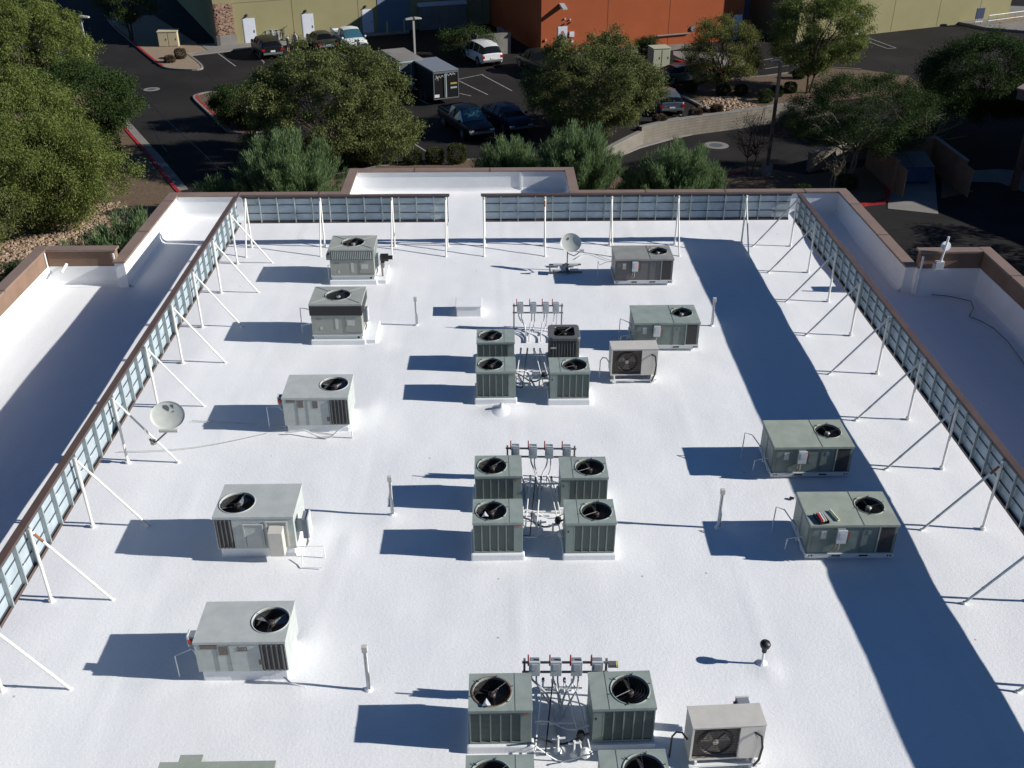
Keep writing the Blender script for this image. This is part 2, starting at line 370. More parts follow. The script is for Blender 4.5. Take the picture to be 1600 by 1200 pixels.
# ------------------------------------------------------------------ equipment screens
SZ0, SZ1 = .88, 1.85
def screen(label, p0, p1, inward, posts, brace_len, ext=.0, low=.0, rust=()):
    p0 = Vector((*p0,0)); p1 = Vector((*p1,0)); d = (p1-p0); L = d.length; d.normalize(); n = Vector((*inward,0))
    t = thing('equipment_screen', label, 'screen wall', p0, 0, 'metal equipment screens round the roof')
    M = Matrix(((d.x, n.x, 0), (d.y, n.y, 0), (0,0,1))).to_4x4()
    def b(mb, *a, mi=0): mb.box(*a, mi=mi, M=M)
    mb = MB()
    step = .61; k = int(L/step); x = 0
    b(mb, 0, L, -.045, -.03, SZ0, SZ1-.05)                              # the sheet itself
    mb.build('panel', M_GALV, t)
    for zz in (SZ0+.31, SZ0+.62):
        mb = MB(); b(mb, 0, L, -.029, -.012, zz-.011, zz+.011); mb.build('girt', M_STUDD, t)
    mb = MB(); b(mb, 0, L, -.028, .02, SZ1-.115, SZ1-.054); b(mb, 0, L, -.028, -.02, SZ0, SZ0+.045); mb.build('painted_recess_shade', M_STUDD, t)  # dark strips painting in the shade of the top and bottom recesses
    mb = MB(); b(mb, 0, L, -.055, -.045, SZ0-.01-low, SZ1-.05); mb.build('outer_sheet', M_BROWN, t)
    mb = MB(); b(mb, -.06, L+.06, -.11, .055, SZ1-.04, SZ1); b(mb, -.05, L+.05, -.115, -.10, SZ1-.12, SZ1-.04); mb.build('cap', M_CAPD, t, bevel=.006)
    mb = MB(); b(mb, 0, L, -.03, .04, SZ0-.035, SZ0-.003); b(mb, 0, L, .03, .04, SZ0, SZ0+.03); mb.build('bottom_rail', M_CAPD, t)
    i = 0
    x = step*.8
    while x < L-.1:
        mb = MB(); b(mb, x-.003, x+.003, -.016, .06, SZ0, SZ1-.053); b(mb, x-.003, x+.03, .06, .066, SZ0, SZ1-.053)
        mb.build('stud', M_STUD, t)
        # bracket clips catching the light
        rr = random.Random(int(x*100)+int(L*7))
        if rr.random() < .75:
            mb = MB(); z = SZ0+.31+rr.choice((0,.02,.31)); 
            mb.tube([M@Vector((x+.02,.0,z)), M@Vector((x+.15+rr.random()*.06,.03,z+.045))], .012, 5); mb.build('clip', M_BOXLID, t)
        x += step
    for j, q in enumerate(posts):
        mb = MB(); mb.tube([M@Vector((q, .11, -.05)), M@Vector((q, .11, SZ1-.06))], .031, 10); mb.cyl((0,0), .055, -.03, .04, 10, M=Matrix.Translation(M@Vector((q,.11,0))))
        po = mb.build('post', M_POST, t, smooth=False)
        bl = brace_len if not isinstance(brace_len, dict) else brace_len.get(j, 1.0)
        mb = MB(); a = M@Vector((q+.02, .13, SZ1-.16)); c = M@Vector((q+.02, .11+bl, -.03)); mid = a.lerp(c, .78); 
        mb.tube([a, c], .027, 10); mb.tube([mid - (c-a).normalized()*.02, mid + (c-a).normalized()*.02], .033, 10)
        mb.cyl((0,0), .06, -.03, .04, 10, r2=.03, M=Matrix.Translation(c))
        br = mb.build('brace', M_POST, t)
        if j in rust:
            mb = MB(); mb.tube([a.lerp(c,.02), a.lerp(c,.13)], .0285, 10); mb.build('rust_patch', M_RUST, br)
    return t
ypl = [33.2-2.37*k-33.5 for k in range(0)]
LP = [-11.6+2.37*0]
def ys(y0, y1, start, step):
    r = []; y = start
    while y > y0: r.append(y); y -= step
    return r
pl = [32.05, 29.65, 27.2, 24.95, 22.55, 20.0, 17.55, 15.17, 12.85, 10.5, 8.15, 5.8]
pr = [33.25, 30.95, 28.64, 26.33, 23.98, 21.6, 19.38, 17.09, 14.8, 12.5, 10.2, 7.9]
Y0 = 5.0
screen('long sunlit equipment screen with brown cap and white braces along the left parapet', (-8.98,Y0), (-8.98,33.55), (1,0), [y-Y0 for y in pl], 1.2, low=.12, rust=(7,))
screen('long shaded equipment screen with blue grey back and white braces along the right parapet', (10.72,33.55), (10.72,Y0), (-1,0), [33.55-y for y in pr], 1.36, rust=(7,))
screen('shorter left half of the rear equipment screen ending at the gap', (-1.62,33.62), (-8.8,33.62), (0,-1), [.06, 1.95, 4.45, 7.05], {0:1.0,1:1.05,2:.9,3:.9}, rust=())
screen('longer right half of the rear equipment screen right of the gap', (10.5,33.62), (-.40,33.62), (0,-1), [1.6, 4.0, 6.35, 8.7, 10.84], {0:1.3,1:1.1,2:1.1,3:1.0,4:1.0}, rust=(3,))
# ------------------------------------------------------------------ fan units
def plate_hole(mb, x0, x1, y0, y1, cx, cy, r, z, mi=0, n=40):
    ang = sorted(set([2*math.pi*k/n for k in range(n)] + [math.atan2(y-cy, x-cx) % (2*math.pi) for x in (x0,x1) for y in (y0,y1)]))
    inn = []; out = []
    for a in ang:
        c, s = math.cos(a), math.sin(a); inn.append((cx+r*c, cy+r*s, z))
        t = min([((x1-cx)/c if c > 1e-9 else (x0-cx)/c if c < -1e-9 else 1e9), ((y1-cy)/s if s > 1e-9 else (y0-cy)/s if s < -1e-9 else 1e9)])
        out.append((cx+t*c, cy+t*s, z))
    m = len(ang)
    mb.add(inn+out, [(k, m+k, m+(k+1)%m, (k+1)%m) for k in range(m)], mi)
def fan(t, cx, cy, z, r, nb=4, rot=.4, hubm=None, lip=None, guard='ring', shell=None, blade=None):
    mb = MB(); mb.lathe([(r,z-.005),(r,z-.22),(r*.99,z-.34),(.001,z-.36)], (cx,cy), 32); mb.build('fan_well', M_DARK, t)
    mb = MB(); mb.lathe([(r+.022,z+.001),(r+.018,z+.010),(r+.006,z+.013),(r-.004,z+.006),(r-.004,z-.04)], (cx,cy), 36); mb.build('fan_ring', lip or M_SAGE, t, smooth=True)
    mb = MB()
    for k in range(nb):
        a0 = rot + 2*math.pi*k/nb; vs = []
        for i, (rr, wd) in enumerate([(.16,.35),(.5,.42),(.94,.40)]):
            for s_ in (-1, 1):
                a = a0 + s_*wd*(.8 if rr < .3 else .62)
                vs.append((cx+r*rr*math.cos(a), cy+r*rr*math.sin(a), z-.10 + s_*.035))
        mb.add(vs, [(0,1,3,2),(2,3,5,4)])
    mb.build('fan_blades', blade or M_FANBLADE, t)
    mb = MB(); mb.lathe([(r*.2,z-.16),(r*.2,z-.05),(r*.15,z-.035),(.001,z-.03)], (cx,cy), 16); mb.build('fan_hub', hubm or M_HUB, t)
    mb = MB()
    n = 28
    for q in (.3,.45,.6,.75,.9):
        mb.tube([(cx+r*q*math.cos(2*math.pi*k/n), cy+r*q*math.sin(2*math.pi*k/n), z+.008) for k in range(n+1)], .0017, 3)
    if guard == 'spoke':
        for k in range(4):
            a = rot*.5+math.pi/4 + math.pi/2*k; mb.tube([(cx+r*.12*math.cos(a), cy+r*.12*math.sin(a), z+.012), (cx+r*math.cos(a), cy+r*math.sin(a), z+.012)], .012, 5)
        mb.cyl((cx,cy), r*.2, z+.005, z+.02, 16)
    else:
        for k in range(3):
            a = rot + 2*math.pi*k/3; mb.tube([(cx, cy, z-.02), (cx+r*math.cos(a), cy+r*math.sin(a), z+.008)], .006, 4)
        for k in range(0 if blade else 6):
            a = .3 + 2*math.pi*k/6; mb.tube([(cx+r*.93*math.cos(a), cy+r*.93*math.sin(a), z+.02), (cx+(r+.05)*math.cos(a), cy+(r+.035)*math.sin(a), z+.022)], .009, 4)
    mb.build('fan_guard', M_GUARD, t)
def disconnect(t, x, y, z, face='front', w_=.17, h_=.30, red='right', name='disconnect_box', conduit=True):
    """grey lidded box on a unit's side; x,y,z = centre of its back"""
    mb = MB(); R_ = {'front':0, 'right':math.pi/2, 'left':-math.pi/2, 'back':math.pi}[face]
    M = Matrix.Translation((x,y,z)) @ Matrix.Rotation(R_, 4, 'Z')
    mb.box(-w_/2, w_/2, -.11, -.004, -h_/2, h_/2, M=M)
    b = mb.build(name, M_BOX, t, bevel=.008)
    mb = MB(); mb.box(-w_/2-.012, w_/2+.012, -.145, -.112, -h_/2+.03, h_/2+.02, M=M); mb.box(-w_/2+.03, w_/2-.03, -.152, -.146, 0, h_/2-.03, M=M); mb.build('lid', M_BOXLID, b, bevel=.006)
    sx = 1 if red == 'right' else -1
    mb = MB(); mb.box(sx*(w_/2+.014), sx*(w_/2+.045) , -.12, -.06, -.01 if red=='right' else 0, .075, M=M) if sx>0 else mb.box(-(w_/2+.035), -(w_/2+.010), -.10, -.07, .06, .30, M=M)
    mb.build('handle', M_RED, b)
    if conduit:
        mb = MB(); mb.tube([M@Vector((.0,-.05,-h_/2)), M@Vector((.0,-.05,-h_/2-.18)), M@Vector((-.05,-.03,-h_/2-.25))], .022, 6); mb.tube([M@Vector((-.05,-.06,-h_/2)), M@Vector((-.07,-.08,-h_/2-.14)), M@Vector((-.12,-.02,-h_/2-.26))], .014, 6)
        mb.build('whip_conduit', M_STRUT, b)
    return b
def label_plate(t, x, y, z, w_, h_, m=None, name='label_plate', face='front'):
    mb = MB(); mb.box(x-w_/2, x+w_/2, y-.006, y-.0015, z-h_/2, z+h_/2)
    # printed rows stand a hair proud
    mb.build(name, m or M_LABEL, t)
def writing(t, txt, x, y, z, size, m, name='lettering', rot=(math.pi/2,0,0), bold=0.0):
    c = bpy.data.curves.new(name, 'FONT'); c.body = txt; c.size = size; c.extrude = .002; c.align_x = 'CENTER'; c.align_y = 'CENTER'; c.offset = bold
    tmp = bpy.data.objects.new(name, c); COL.objects.link(tmp)
    me = bpy.data.meshes.new_from_object(tmp.evaluated_get(bpy.context.evaluated_depsgraph_get())); bpy.data.objects.remove(tmp)
    o = bpy.data.objects.new(name, me); me.materials.clear(); me.materials.append(m); COL.objects.link(o); o.parent = t; o.location = (x,y,z); o.rotation_euler = rot
    return o
def curb(t, w_, d_, z, ext=.06, m=None, name='curb', extra=None):
    mb = MB(); mb.box(-ext, w_+ext, -ext, d_+ext, -.08, z)
    if extra: mb.box(*extra)
    return mb.build(name, m or M_COAT, t, bevel=.02)
def cabinet(t, w_, d_, z0, z1, fx, fy, fr, body, top, overhang=.015, seam=None):
    mb = MB(); mb.open_box(0, w_, 0, d_, z0, z1-.03); mb.add([(0,0,z0),(w_,0,z0),(w_,d_,z0),(0,d_,z0)], [(0,3,2,1)])
    b = mb.build('cabinet', body, t)
    mb = MB(); o = overhang
    plate_hole(mb, -o, w_+o, -o, d_+o, fx, fy, fr, z1); mb.open_box(-o, w_+o, -o, d_+o, z1-.055, z1)
    plate_hole(mb, -o, w_+o, -o, d_+o, fx, fy, fr, z1-.055)
    tp = mb.build('top_panel', top, t)
    if seam:
        mb = MB()
        for s_ in seam: mb.box(s_-.006, s_+.006, -o, d_+o, z1+.0015, z1+.006)
        mb.build('top_seam', body, t)
    return b
def panel_lines(t, y, lines, m=None):
    mb = MB()
    for (x0, x1, z0, z1) in lines: mb.box(x0, x1, y-.008, y-.0015, z0, z1)
    mb.build('panel_seams', m or M_DARK, t)
def drain(t, pts, m=None, r=.014, name='drain_pipe'):
    mb = MB(); mb.tube(pts, r, 6); return mb.build(name, m or M_WPIPE, t)
def coil_right(t, w_, d_, z0, z1, x0, x1, n=4, m=None, y=0, frame=None):
    """dark recess with bright vertical slats in the front face"""
    mb = MB(); mb.box(x0, x1, y-.004, y+.02, z0+.03, z1-.08); c = mb.build('coil', M_DARK, t)
    if n:
        mb = MB()
        for k in range(n):
            xx = x0 + (x1-x0)*(k+.5)/n
            mb.box(xx-.012, xx+.012, y-.03, y-.005, z0+.03, z1-.08)
        mb.build('coil_slats', m or M_STUD, c)
GRP_RTU = 'packaged rooftop air conditioners'
# --- A, B: square warm grey units with the fan in the middle
def rtu_square(px, py, z1, w_, d_, label, dark_band, rz=0, curb_ext=None):
    p = at(px, py, z1); t = thing('rooftop_air_conditioner', label, 'air conditioner', (p.x, p.y, 0), rz, GRP_RTU)
    zb = .30
    mb = MB(); mb.box(-.06, w_+.06, -.05, d_+.05, -.08, .12); mb.box(.4, w_+.36, .0, d_+.1, -.08, .105); mb.build('curb', M_COAT, t, bevel=.02)
    mb = MB(); mb.box(.02, w_-.02, .02, d_-.02, .12, zb); mb.box(-.01, w_+.01, -.01, .02, .235, .28); mb.build('base_rail', M_BOXLID, t)
    mb = MB(); mb.box(w_-.16, w_-.10, .012, .018, .15, .21); mb.build('lifting_hole', M_BLACK, t)
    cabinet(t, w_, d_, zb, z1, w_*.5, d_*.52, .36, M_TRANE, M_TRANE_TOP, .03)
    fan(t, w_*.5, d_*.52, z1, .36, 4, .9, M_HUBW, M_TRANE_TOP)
    mb = MB()
    for sx, sy in ((-1,-1),(1,-1),(-1,1),(1,1)):
        mb.tube([(w_*.5+sx*.31, d_*.52+sy*.25, z1+.004),(w_*.5+sx*(w_*.48), d_*.52+sy*d_*.47, z1+.004)], .009, 4)
    mb.build('top_ribs', M_TRANE, t)
    zm = z1 - .36
    if dark_band:
        mb = MB(); mb.box(-.028, w_+.028, -.028, d_+.028, zm, z1-.058); mb.build('coil_band', M_BLACK, t)
    else:
        mb = MB(); 
        n = 22
        for k in range(n):
            xx = .06 + (w_-.12)*(k+.5)/n; mb.box(xx-.014, xx+.014, -.035, -.005, zm+.02, z1-.08)
        for k in range(14):
            yy = .05+(d_-.1)*(k+.5)/14; mb.box(w_+.005, w_+.03, yy-.014, yy+.014, zm+.02, z1-.08)
        mb.build('guard_bars', M_LGREY, t)
        mb = MB(); mb.box(.03, w_-.03, -.006, .01, zm, z1-.06); mb.build('coil', M_DGREY, t)
    label_plate(t, .22, 0, zm-.12, .16, .025, M_LABELD, 'badge')
    label_plate(t, .27, 0, zm-.42, .07, .10); label_plate(t, w_*.5, 0, zm-.28, .09, .34); label_plate(t, w_*.78, 0, zm-.25, .22, .17)
    panel_lines(t, 0, [(w_*.66, w_*.665, zb+.05, zm-.03), (w_*.66, w_-.05, zb+.05, zb+.055), (.02, w_-.02, zm-.01, zm-.002)], M_DGREY)
    return t
tA = rtu_square(513.5, 389.9, 1.20, 1.43, 1.18, 'grey rooftop air conditioner with ribbed upper half, rearmost of the left row', False)
disconnect(tA, 1.43, .35, .68, 'right', .2, .42, 'right')
mb = MB(); mb.cyl((0,0), .13, 0, .26, 14, M=Matrix.Translation((1.60,.45,.72))@Matrix.Rotation(math.pi/2,4,'Y')); mb.cyl((0,0), .07, .26, .40, 12, M=Matrix.Translation((1.60,.45,.72))@Matrix.Rotation(math.pi/2,4,'Y')); mb.build('blower_motor', M_BLACK, tA)
mb = MB(); mb.box(1.6,1.72,.32,.6,.40,.56); mb.box(1.62,1.68,.3,.34,.1,.5); mb.build('motor_bracket', M_STRUT, tA)
mb = MB(); mb.box(-.20,-.03,.5,.9,.62,.80); mb.add([(-.2,.5,.80),(-.03,.5,.95),(-.03,.9,.95),(-.2,.9,.80)], [(0,1,2,3)]); mb.build('air_hood', M_TRANE, tA)
tB = rtu_square(483.4, 475.1, 1.27, 1.46, 1.17, 'grey rooftop air conditioner with a black band below its top', True, rad(-.6))
disconnect(tB, 1.46, .45, .72, 'right', .2, .42, 'right')
drain(tB, [(0,.6,.75),(-.2,.6,.82),(-.42,.6,.86),(-.43,.6,0)], M_COND); drain(tB, [(-.1,.4,.45),(-.42,.55,.3),(-.43,.6,.03)])
drain(tA, [(-.03,.35,.5),(-.14,.35,.5),(-.14,.35,0)])
# --- C, E (and F, partly out of frame): long light grey units
def rtu_long(p, z1, w_, d_, label, zb, fan_left=False, rz=0, fp=None, fr=.31, top=M_LGREY_TOP, body=M_LGREY):
    t = thing('rooftop_air_conditioner', label, 'air conditioner', (p.x, p.y, 0), rz, GRP_RTU)
    curb(t, w_, d_, zb, -.04)
    fx = d_*.42 if fan_left else w_-d_*.42
    fy = d_*.5
    if fp: q = at(fp[0], fp[1], z1); fx, fy = q.x-p.x, q.y-p.y
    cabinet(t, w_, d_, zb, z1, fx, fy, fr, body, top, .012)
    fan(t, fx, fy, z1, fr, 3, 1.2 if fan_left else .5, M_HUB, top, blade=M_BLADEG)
    for q in (0,1):
        x0, x1 = (.02, .36) if fan_left else (w_-.46, w_-.02)
    coil_right(t, w_, d_, zb, z1, x0, x1, 5 if not fan_left else 4, M_DGREY)
    return t
p = at(440, 621.6, 1.01); tC = rtu_long(p, 1.01, 1.62, 1.14, 'light grey rooftop air conditioner', .20, fp=(522,600), fr=.35)
tC['label'] = 'light grey rooftop air conditioner with a looping drain pipe at its front right corner'
for x_, w1 in ((.20,.22),): label_plate(tC, x_, 0, .90, w1, .07, M_LABELD)
label_plate(tC, .44, 0, .82, .14, .20, M_LABELD); label_plate(tC, .80, 0, .80, .13, .20, M_LABELD); label_plate(tC, 1.10, 0, .38, .08, .12, M_LABELD)
panel_lines(tC, 0, [(.345,.352,.22,.93),(.60,.607,.22,.93),(1.13,1.137,.22,.93)], M_DGREY)
disconnect(tC, 0, .2, .82, 'left', .16, .26, 'right', conduit=False)
drain(tC, [(.0,.25,.5),(-.10,.25,.5),(-.14,.22,.62),(-.46,.22,.62),(-.46,.22,0)], r=.012)
drain(tC, curve([(.0,-.10,.05),(.3,-.12,.10),(.5,-.14,.14),(.85,-.28,.05),(1.15,-.34,.06),(1.40,-.30,.26),(1.58,-.28,.32),(1.68,-.28,.24),(1.70,-.28,.10),(1.70,-.28,0)]), r=.02, name='condensate_pipe')
p = at(301.3, 1003.6, .96); tE = rtu_long(p, .96, 1.60, 1.02, 'light grey rooftop air conditioner with a stencilled number, nearest of the left row', .24, fp=(423,968.5), fr=.33)
label_plate(tE, .25, 0, .84, .30, .09, M_LABELD); label_plate(tE, .50, 0, .75, .16, .20, M_LABELD); label_plate(tE, 1.13, 0, .46, .08, .12, M_LABELD)
panel_lines(tE, 0, [(.37,.376,.26,.9),(.60,.606,.26,.9)], M_DGREY)
writing(tE, '202', .84, -.006, .78, .13, M_LABELD, 'stencilled_number', (math.pi/2, rad(0), 0), .004)
disconnect(tE, 0, .2, .85, 'left', .16, .26, 'right', conduit=False)
drain(tE, [(.0,.2,.4),(-.06,.2,.4),(-.10,.2,.58),(-.14,.2,.6),(-.42,.12,.52),(-.42,.12,0)], r=.012)
drain(tE, [(1.5,-.03,.12),(1.62,-.1,.03),(1.9,-.2,.02)], r=.02)
p = at(250.7, 1192, 1.0); tF = rtu_long(Vector((p.x,p.y-1.1,0)), 1.0, 1.75, 1.1, 'rooftop air conditioner cut off by the bottom edge of the photo', .24, top=M_OLV_TOP, body=M_OLV)
mb = MB(); mb.box(.26,.62,1.10,1.26,.7,.985); mb.build('rear_hood', M_OLV_TOP, tF, bevel=.01)
# --- D: fan at the left, hooded intake
p = at(331.9, 808.2, 1.07); tD = rtu_long(p, 1.07, 1.63, 1.13, 'light grey rooftop air conditioner with its fan at the left and a beige hood', .24, True, fp=(370.6,785.5), fr=.36)
mb = MB(); mb.add([(.60,-.004,.86),(.98,-.004,.86),(.98,-.004,.36),(.60,-.004,.36),(.57,-.03,.40),(1.01,-.03,.40)], [(0,3,2,1)]); mb.box(.58,.61,-.03,-.004,.30,.86); mb.box(.97,1.0,-.03,-.004,.30,.86); mb.box(.58,1.0,-.03,-.004,.86,.89); mb.box(.62,.96,-.014,-.004,.33,.85); mb.build('access_panel', M_LGREY_TOP, tD)
mb = MB(); mb.add([(1.12,0,.84),(1.42,0,.84),(1.42,-.22,.80),(1.12,-.22,.80),(1.12,0,.2),(1.42,0,.2),(1.42,-.22,.2),(1.12,-.22,.2)], [(0,3,2,1),(3,7,6,2),(0,4,7,3),(1,2,6,5),(4,5,6,7)]); mb.build('intake_hood', M_CREAM, tD, bevel=.012)
mb = MB(); mb.box(1.05,1.08,-.02,-.003,.3,.92); mb.box(1.05,1.5,-.02,-.003,.92,.95); mb.box(1.47,1.5,-.02,-.003,.3,.92); mb.build('hood_frame', M_CREAM, tD)
disconnect(tD, 1.77, .25, .66, 'right', .3, .5, 'right', conduit=True)
mb = MB(); mb.box(1.63,1.77,.22,.28,.5,.80); mb.build('box_bracket', M_STUD, tD)
drain(tD, [(1.63,-.0,.28),(1.78,-.02,.3),(2.2,-.02,.3),(2.2,-.02,0)], M_WPIPE, .012); drain(tD, [(1.75,-.1,.14),(1.78,-.35,.02),(2.2,-.38,.02)], M_WPIPE, .012)
drain(tD, [(0,.5,.55),(-.25,.5,.55)], M_COND, .01)
# --- G..J: long green units on white skids
def rtu_skid(p, z1, w_, d_, label, body, top, rz=0, disc_x=.75, seams=True, hood=False, coiln=0):
    t = thing('rooftop_air_conditioner', label, 'air conditioner', (p.x, p.y, 0), rz, GRP_RTU)
    zb = .16
    mb = MB(); mb.box(.10, w_-.10, .08, d_-.08, -.08, .05); mb.build('curb', M_COAT, t)
    mb = MB(); mb.box(-.02, w_+.02, -.02, d_+.02, .05, zb); sk_ = mb.build('skid', M_BOXLID, t, bevel=.006)
    mb = MB()
    for x_ in (.05,.11,w_-.11,w_-.05): mb.cyl((0,0), .02, 0, .008, 10, M=Matrix.Translation((x_,-.019,.105))@Matrix.Rotation(math.pi/2,4,'X'))
    for x_ in (w_*.34, w_*.66): mb.box(x_-.09, x_+.09, -.026, -.021, .085, .125)
    mb.build('fork_slots', M_BLACK, sk_)
    r = .30; fx = w_-.42; fy = d_*.58
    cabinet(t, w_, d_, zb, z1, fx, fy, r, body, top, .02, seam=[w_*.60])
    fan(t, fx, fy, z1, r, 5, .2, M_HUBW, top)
    x0 = w_-.36
    mb = MB(); mb.box(x0, w_-.06, -.004, .02, zb+.02, z1-.07); mb.build('coil', M_DARK, t)
    mb = MB(); mb.box(w_-.004, w_+.004, .08, d_-.1, zb+.06, z1-.1); mb.build('side_coil', M_DARK, t)
    panel_lines(t, 0, [(w_*.60, w_*.605, zb+.01, z1-.06), (x0-.05, x0-.044, zb+.01, z1-.06), (.06, .066, zb+.01, z1-.06)], M_DGREY)
    mb = MB(); mb.box(x0-.035, x0-.005, -.02, -.003, zb+.01, z1-.06); mb.build('corner_post', top, t)
    label_plate(t, .29, 0, z1-.26, .11, .20); label_plate(t, .86, 0, z1-.32, .08, .26, body); label_plate(t, w_*.68, 0, z1-.20, .08, .1, body)
    disconnect(t, .62, 0, z1-.24, 'front', .17, .34, 'right')
    # shallow door and louvre on the left flank
    mb = MB(); mb.box(-.006,-.0015,.12,.55,zb+.08,z1-.12); mb.box(-.006,-.0015,.64,d_-.08,zb+.08,z1-.12); mb.build('side_panels', top, t)
    return t
P_ = lambda a,b,z: at(a,b,z)
tG = rtu_skid(P_(962.5,405,.91), .91, 1.88, 1.14, 'dark grey rooftop air conditioner at the back of the roof beside the white dish', M_DGREY, M_DGREY_TOP)
tH = rtu_skid(P_(992.5,504.5,.88), .88, 1.86, 1.14, 'green rooftop air conditioner behind the cream fan unit', M_SAGED, M_SAGE_TOP)
tI = rtu_skid(P_(1211.9,698.6,.87), .87, 1.82, 1.14, 'green rooftop air conditioner on a bare top half in the long shadow, farther of the right pair', M_SAGED, M_OLV_TOP)
tI['label'] = 'green rooftop air conditioner with a bare top, farther of the right pair'
tJ = rtu_skid(P_(1268.2,820.2,.90), .90, 1.81, 1.12, 'green rooftop air conditioner with small parts lying on top, nearer of the right pair', M_SAGED, M_OLV_TOP, rad(-.6))
for t, q in ((tI,0),(tJ,1),(tH,2)):
    drain(t, [(0.02,-.06,.14),(-.10,.05,.2),(-.16,.3,.55),(-.35,.75,.72),(-.50,.85,.72),(-.52,.85,0)], M_COND, .013, 'liquid_pipe') if q < 2 else drain(t, [(0,.5,.5),(-.1,.55,.62),(-.35,.6,.72),(-.36,.6,0)], M_COND, .013, 'liquid_pipe')
    drain(t, [(0,.30,.35),(-.10,.30,.35),(-.10,.30,.26),(-.16,.30,.26),(-.16,.30,.34),(-.34,.30,.30),(-.36,.30,.02)], M_WPIPE, .012)
drain(tG, [(0,.5,.62),(-.25,.6,.55),(-.45,.7,.4),(-.50,.7,.55),(-.52,.5,.02)], M_WPIPE, .010)
# loose parts on J: top-level things
p = at(1282, 812, .915)
t = thing('loose_parts_tray', 'small open tray of loose fittings lying on the nearer green rooftop unit', 'tray', (p.x+.02, p.y+.02, .903), rad(12))
mb = MB(); mb.box(-.10,.10,-.16,.16,0,.015); mb.box(-.10,-.085,-.16,.16,.015,.06); mb.box(.085,.10,-.16,.16,.015,.06); mb.build('tray', M_BLACK, t)
for k, (c_, xx) in enumerate([(M_RED,-.05),(M_WPIPE,0.0),(M_LABEL,.05)]):
    mb = MB(); mb.tube([(xx,-.12,.05),(xx+.02,.14,.06)], .022, 6); mb.build('fitting', c_, t)
p = at(1301, 800, .92); mb = MB(); mb.tube([(0,-.18,.03),(.0,.18,.03)], .022, 8); o = mb.build('fluorescent_sleeve', mat('pale_yellow_tube', (.72,.74,.45), .5), None, smooth=False); o.location = (p.x, p.y-.12, .90); o.rotation_euler = (0,0,rad(14)); tag(o, 'pale yellow tube lying on the nearer green rooftop unit', 'tube')
# ------------------------------------------------------------------ condensers
GRP_C = 'green split system condensers in clusters of four'
CW, CD, CZ0, CZ1 = 1.03, .79, .14, .93
def condenser(panel_right, stained):
    """fan left & service strip right (panel_right) or mirrored"""
    t = thing('condenser_unit', '', 'condenser', (0,0,0))
    z0, z1 = CZ0, CZ1
    sg = (lambda x: x) if panel_right else (lambda x: CW-x)
    def bx(mb, a, b, *r): mb.box(min(sg(a),sg(b)), max(sg(a),sg(b)), *r)
    fx = sg(.375); fy = CD*.5; fr = .318
    mb = MB(); mb.open_box(.02, CW-.02, .02, CD-.02, z0, z1-.03); mb.build('louvre_core', M_LOUV, t)
    cab = MB(); bx(cab, CW-.17, CW-.002, .002, CD-.002, z0, z1-.05); cab.box(0, CW, 0, CD, z0, z0+.035); cab.box(0,CW,0,.03,z1-.085,z1-.056); cab.box(0,CW,CD-.03,CD,z1-.085,z1-.056); cab.box(0,.03,.03,CD-.03,z1-.085,z1-.056); cab.box(CW-.03,CW,.03,CD-.03,z1-.085,z1-.056)
    cab.build('service_corner', M_SAGE, t, bevel=.006)
    mb = MB()
    for k in range(6):
        x = .012 + (CW-.19)*k/5; bx(mb, x-.011, x+.011, .0, .022, z0+.035, z1-.086)
    for k in range(5):
        y = .012+(CD-.03)*k/4
        bx(mb, .0, .02, y-.010, y+.010, z0+.035, z1-.086)
    for k in range(6):
        x = .012 + (CW-.19)*k/5; bx(mb, x-.011, x+.011, CD-.022, CD, z0+.035, z1-.086)
    mb.build('louvre_posts', M_SAGE, t)
    mb = MB(); o = .012
    plate_hole(mb, -o, CW+o, -o, CD+o, fx, fy, fr, z1); mb.open_box(-o, CW+o, -o, CD+o, z1-.055, z1); plate_hole(mb, -o, CW+o, -o, CD+o, fx, fy, fr, z1-.055)
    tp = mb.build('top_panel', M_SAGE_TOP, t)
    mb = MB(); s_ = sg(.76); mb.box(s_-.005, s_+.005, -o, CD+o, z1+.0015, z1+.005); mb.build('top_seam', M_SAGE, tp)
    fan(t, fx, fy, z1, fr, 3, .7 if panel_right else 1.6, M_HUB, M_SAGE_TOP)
    curb_ = MB(); curb_.box(-.05, CW+.04, -.06, CD+.04, -.08, z0-.012); curb_.build('pad', M_COAT, t, bevel=.03)
    if panel_right:
        mb = MB(); mb.box(CW-.13, CW-.05, -.006, -.001, z1-.12, z1-.10); mb.build('badge', M_ORANGE, t)
    else:
        mb = MB(); mb.cyl((0,0), .014, 0, .03, 8, M=Matrix.Translation((.05,.0,z1-.22))@Matrix.Rotation(math.pi/2,4,'X')); mb.build('service_valve', M_BLACK, t)
    if stained:
        s2 = MB(); s2.lathe([(.336,z1+.032),(.35,z1+.031)], (fx,fy), 30); s2.build('rust_ring', M_RUST, t)
    return t
cL = condenser(True, False); cR = condenser(False, False)
used = set()
def put_c(src, px, py, label, z=CZ1, dy=0, rz=0):
    p = at(px, py, z)
    if src.name in used: t = dup(src)
    else: t = src; used.add(src.name)
    t.location = (p.x+.0, p.y+dy, 0); t.rotation_euler = (0,0,rz); t['label'] = label; t['group'] = GRP_C
    return t
put_c(cL, 745, 535, 'green condenser at the rear left of the farthest cluster')
put_c(cL, 743.8, 580.7, 'green condenser at the front left of the farthest cluster')
put_c(cR, 860, 581.7, 'green condenser in front of the dark grey round cornered one')
put_c(cL, 741.9, 744.2, 'green condenser at the rear left of the middle cluster')
put_c(cR, 877, 746.5, 'green condenser at the rear right of the middle cluster')
put_c(cL, 738.8, 816.7, 'green condenser at the front left of the middle cluster')
put_c(cR, 884.6, 817.3, 'green condenser at the front right of the middle cluster')
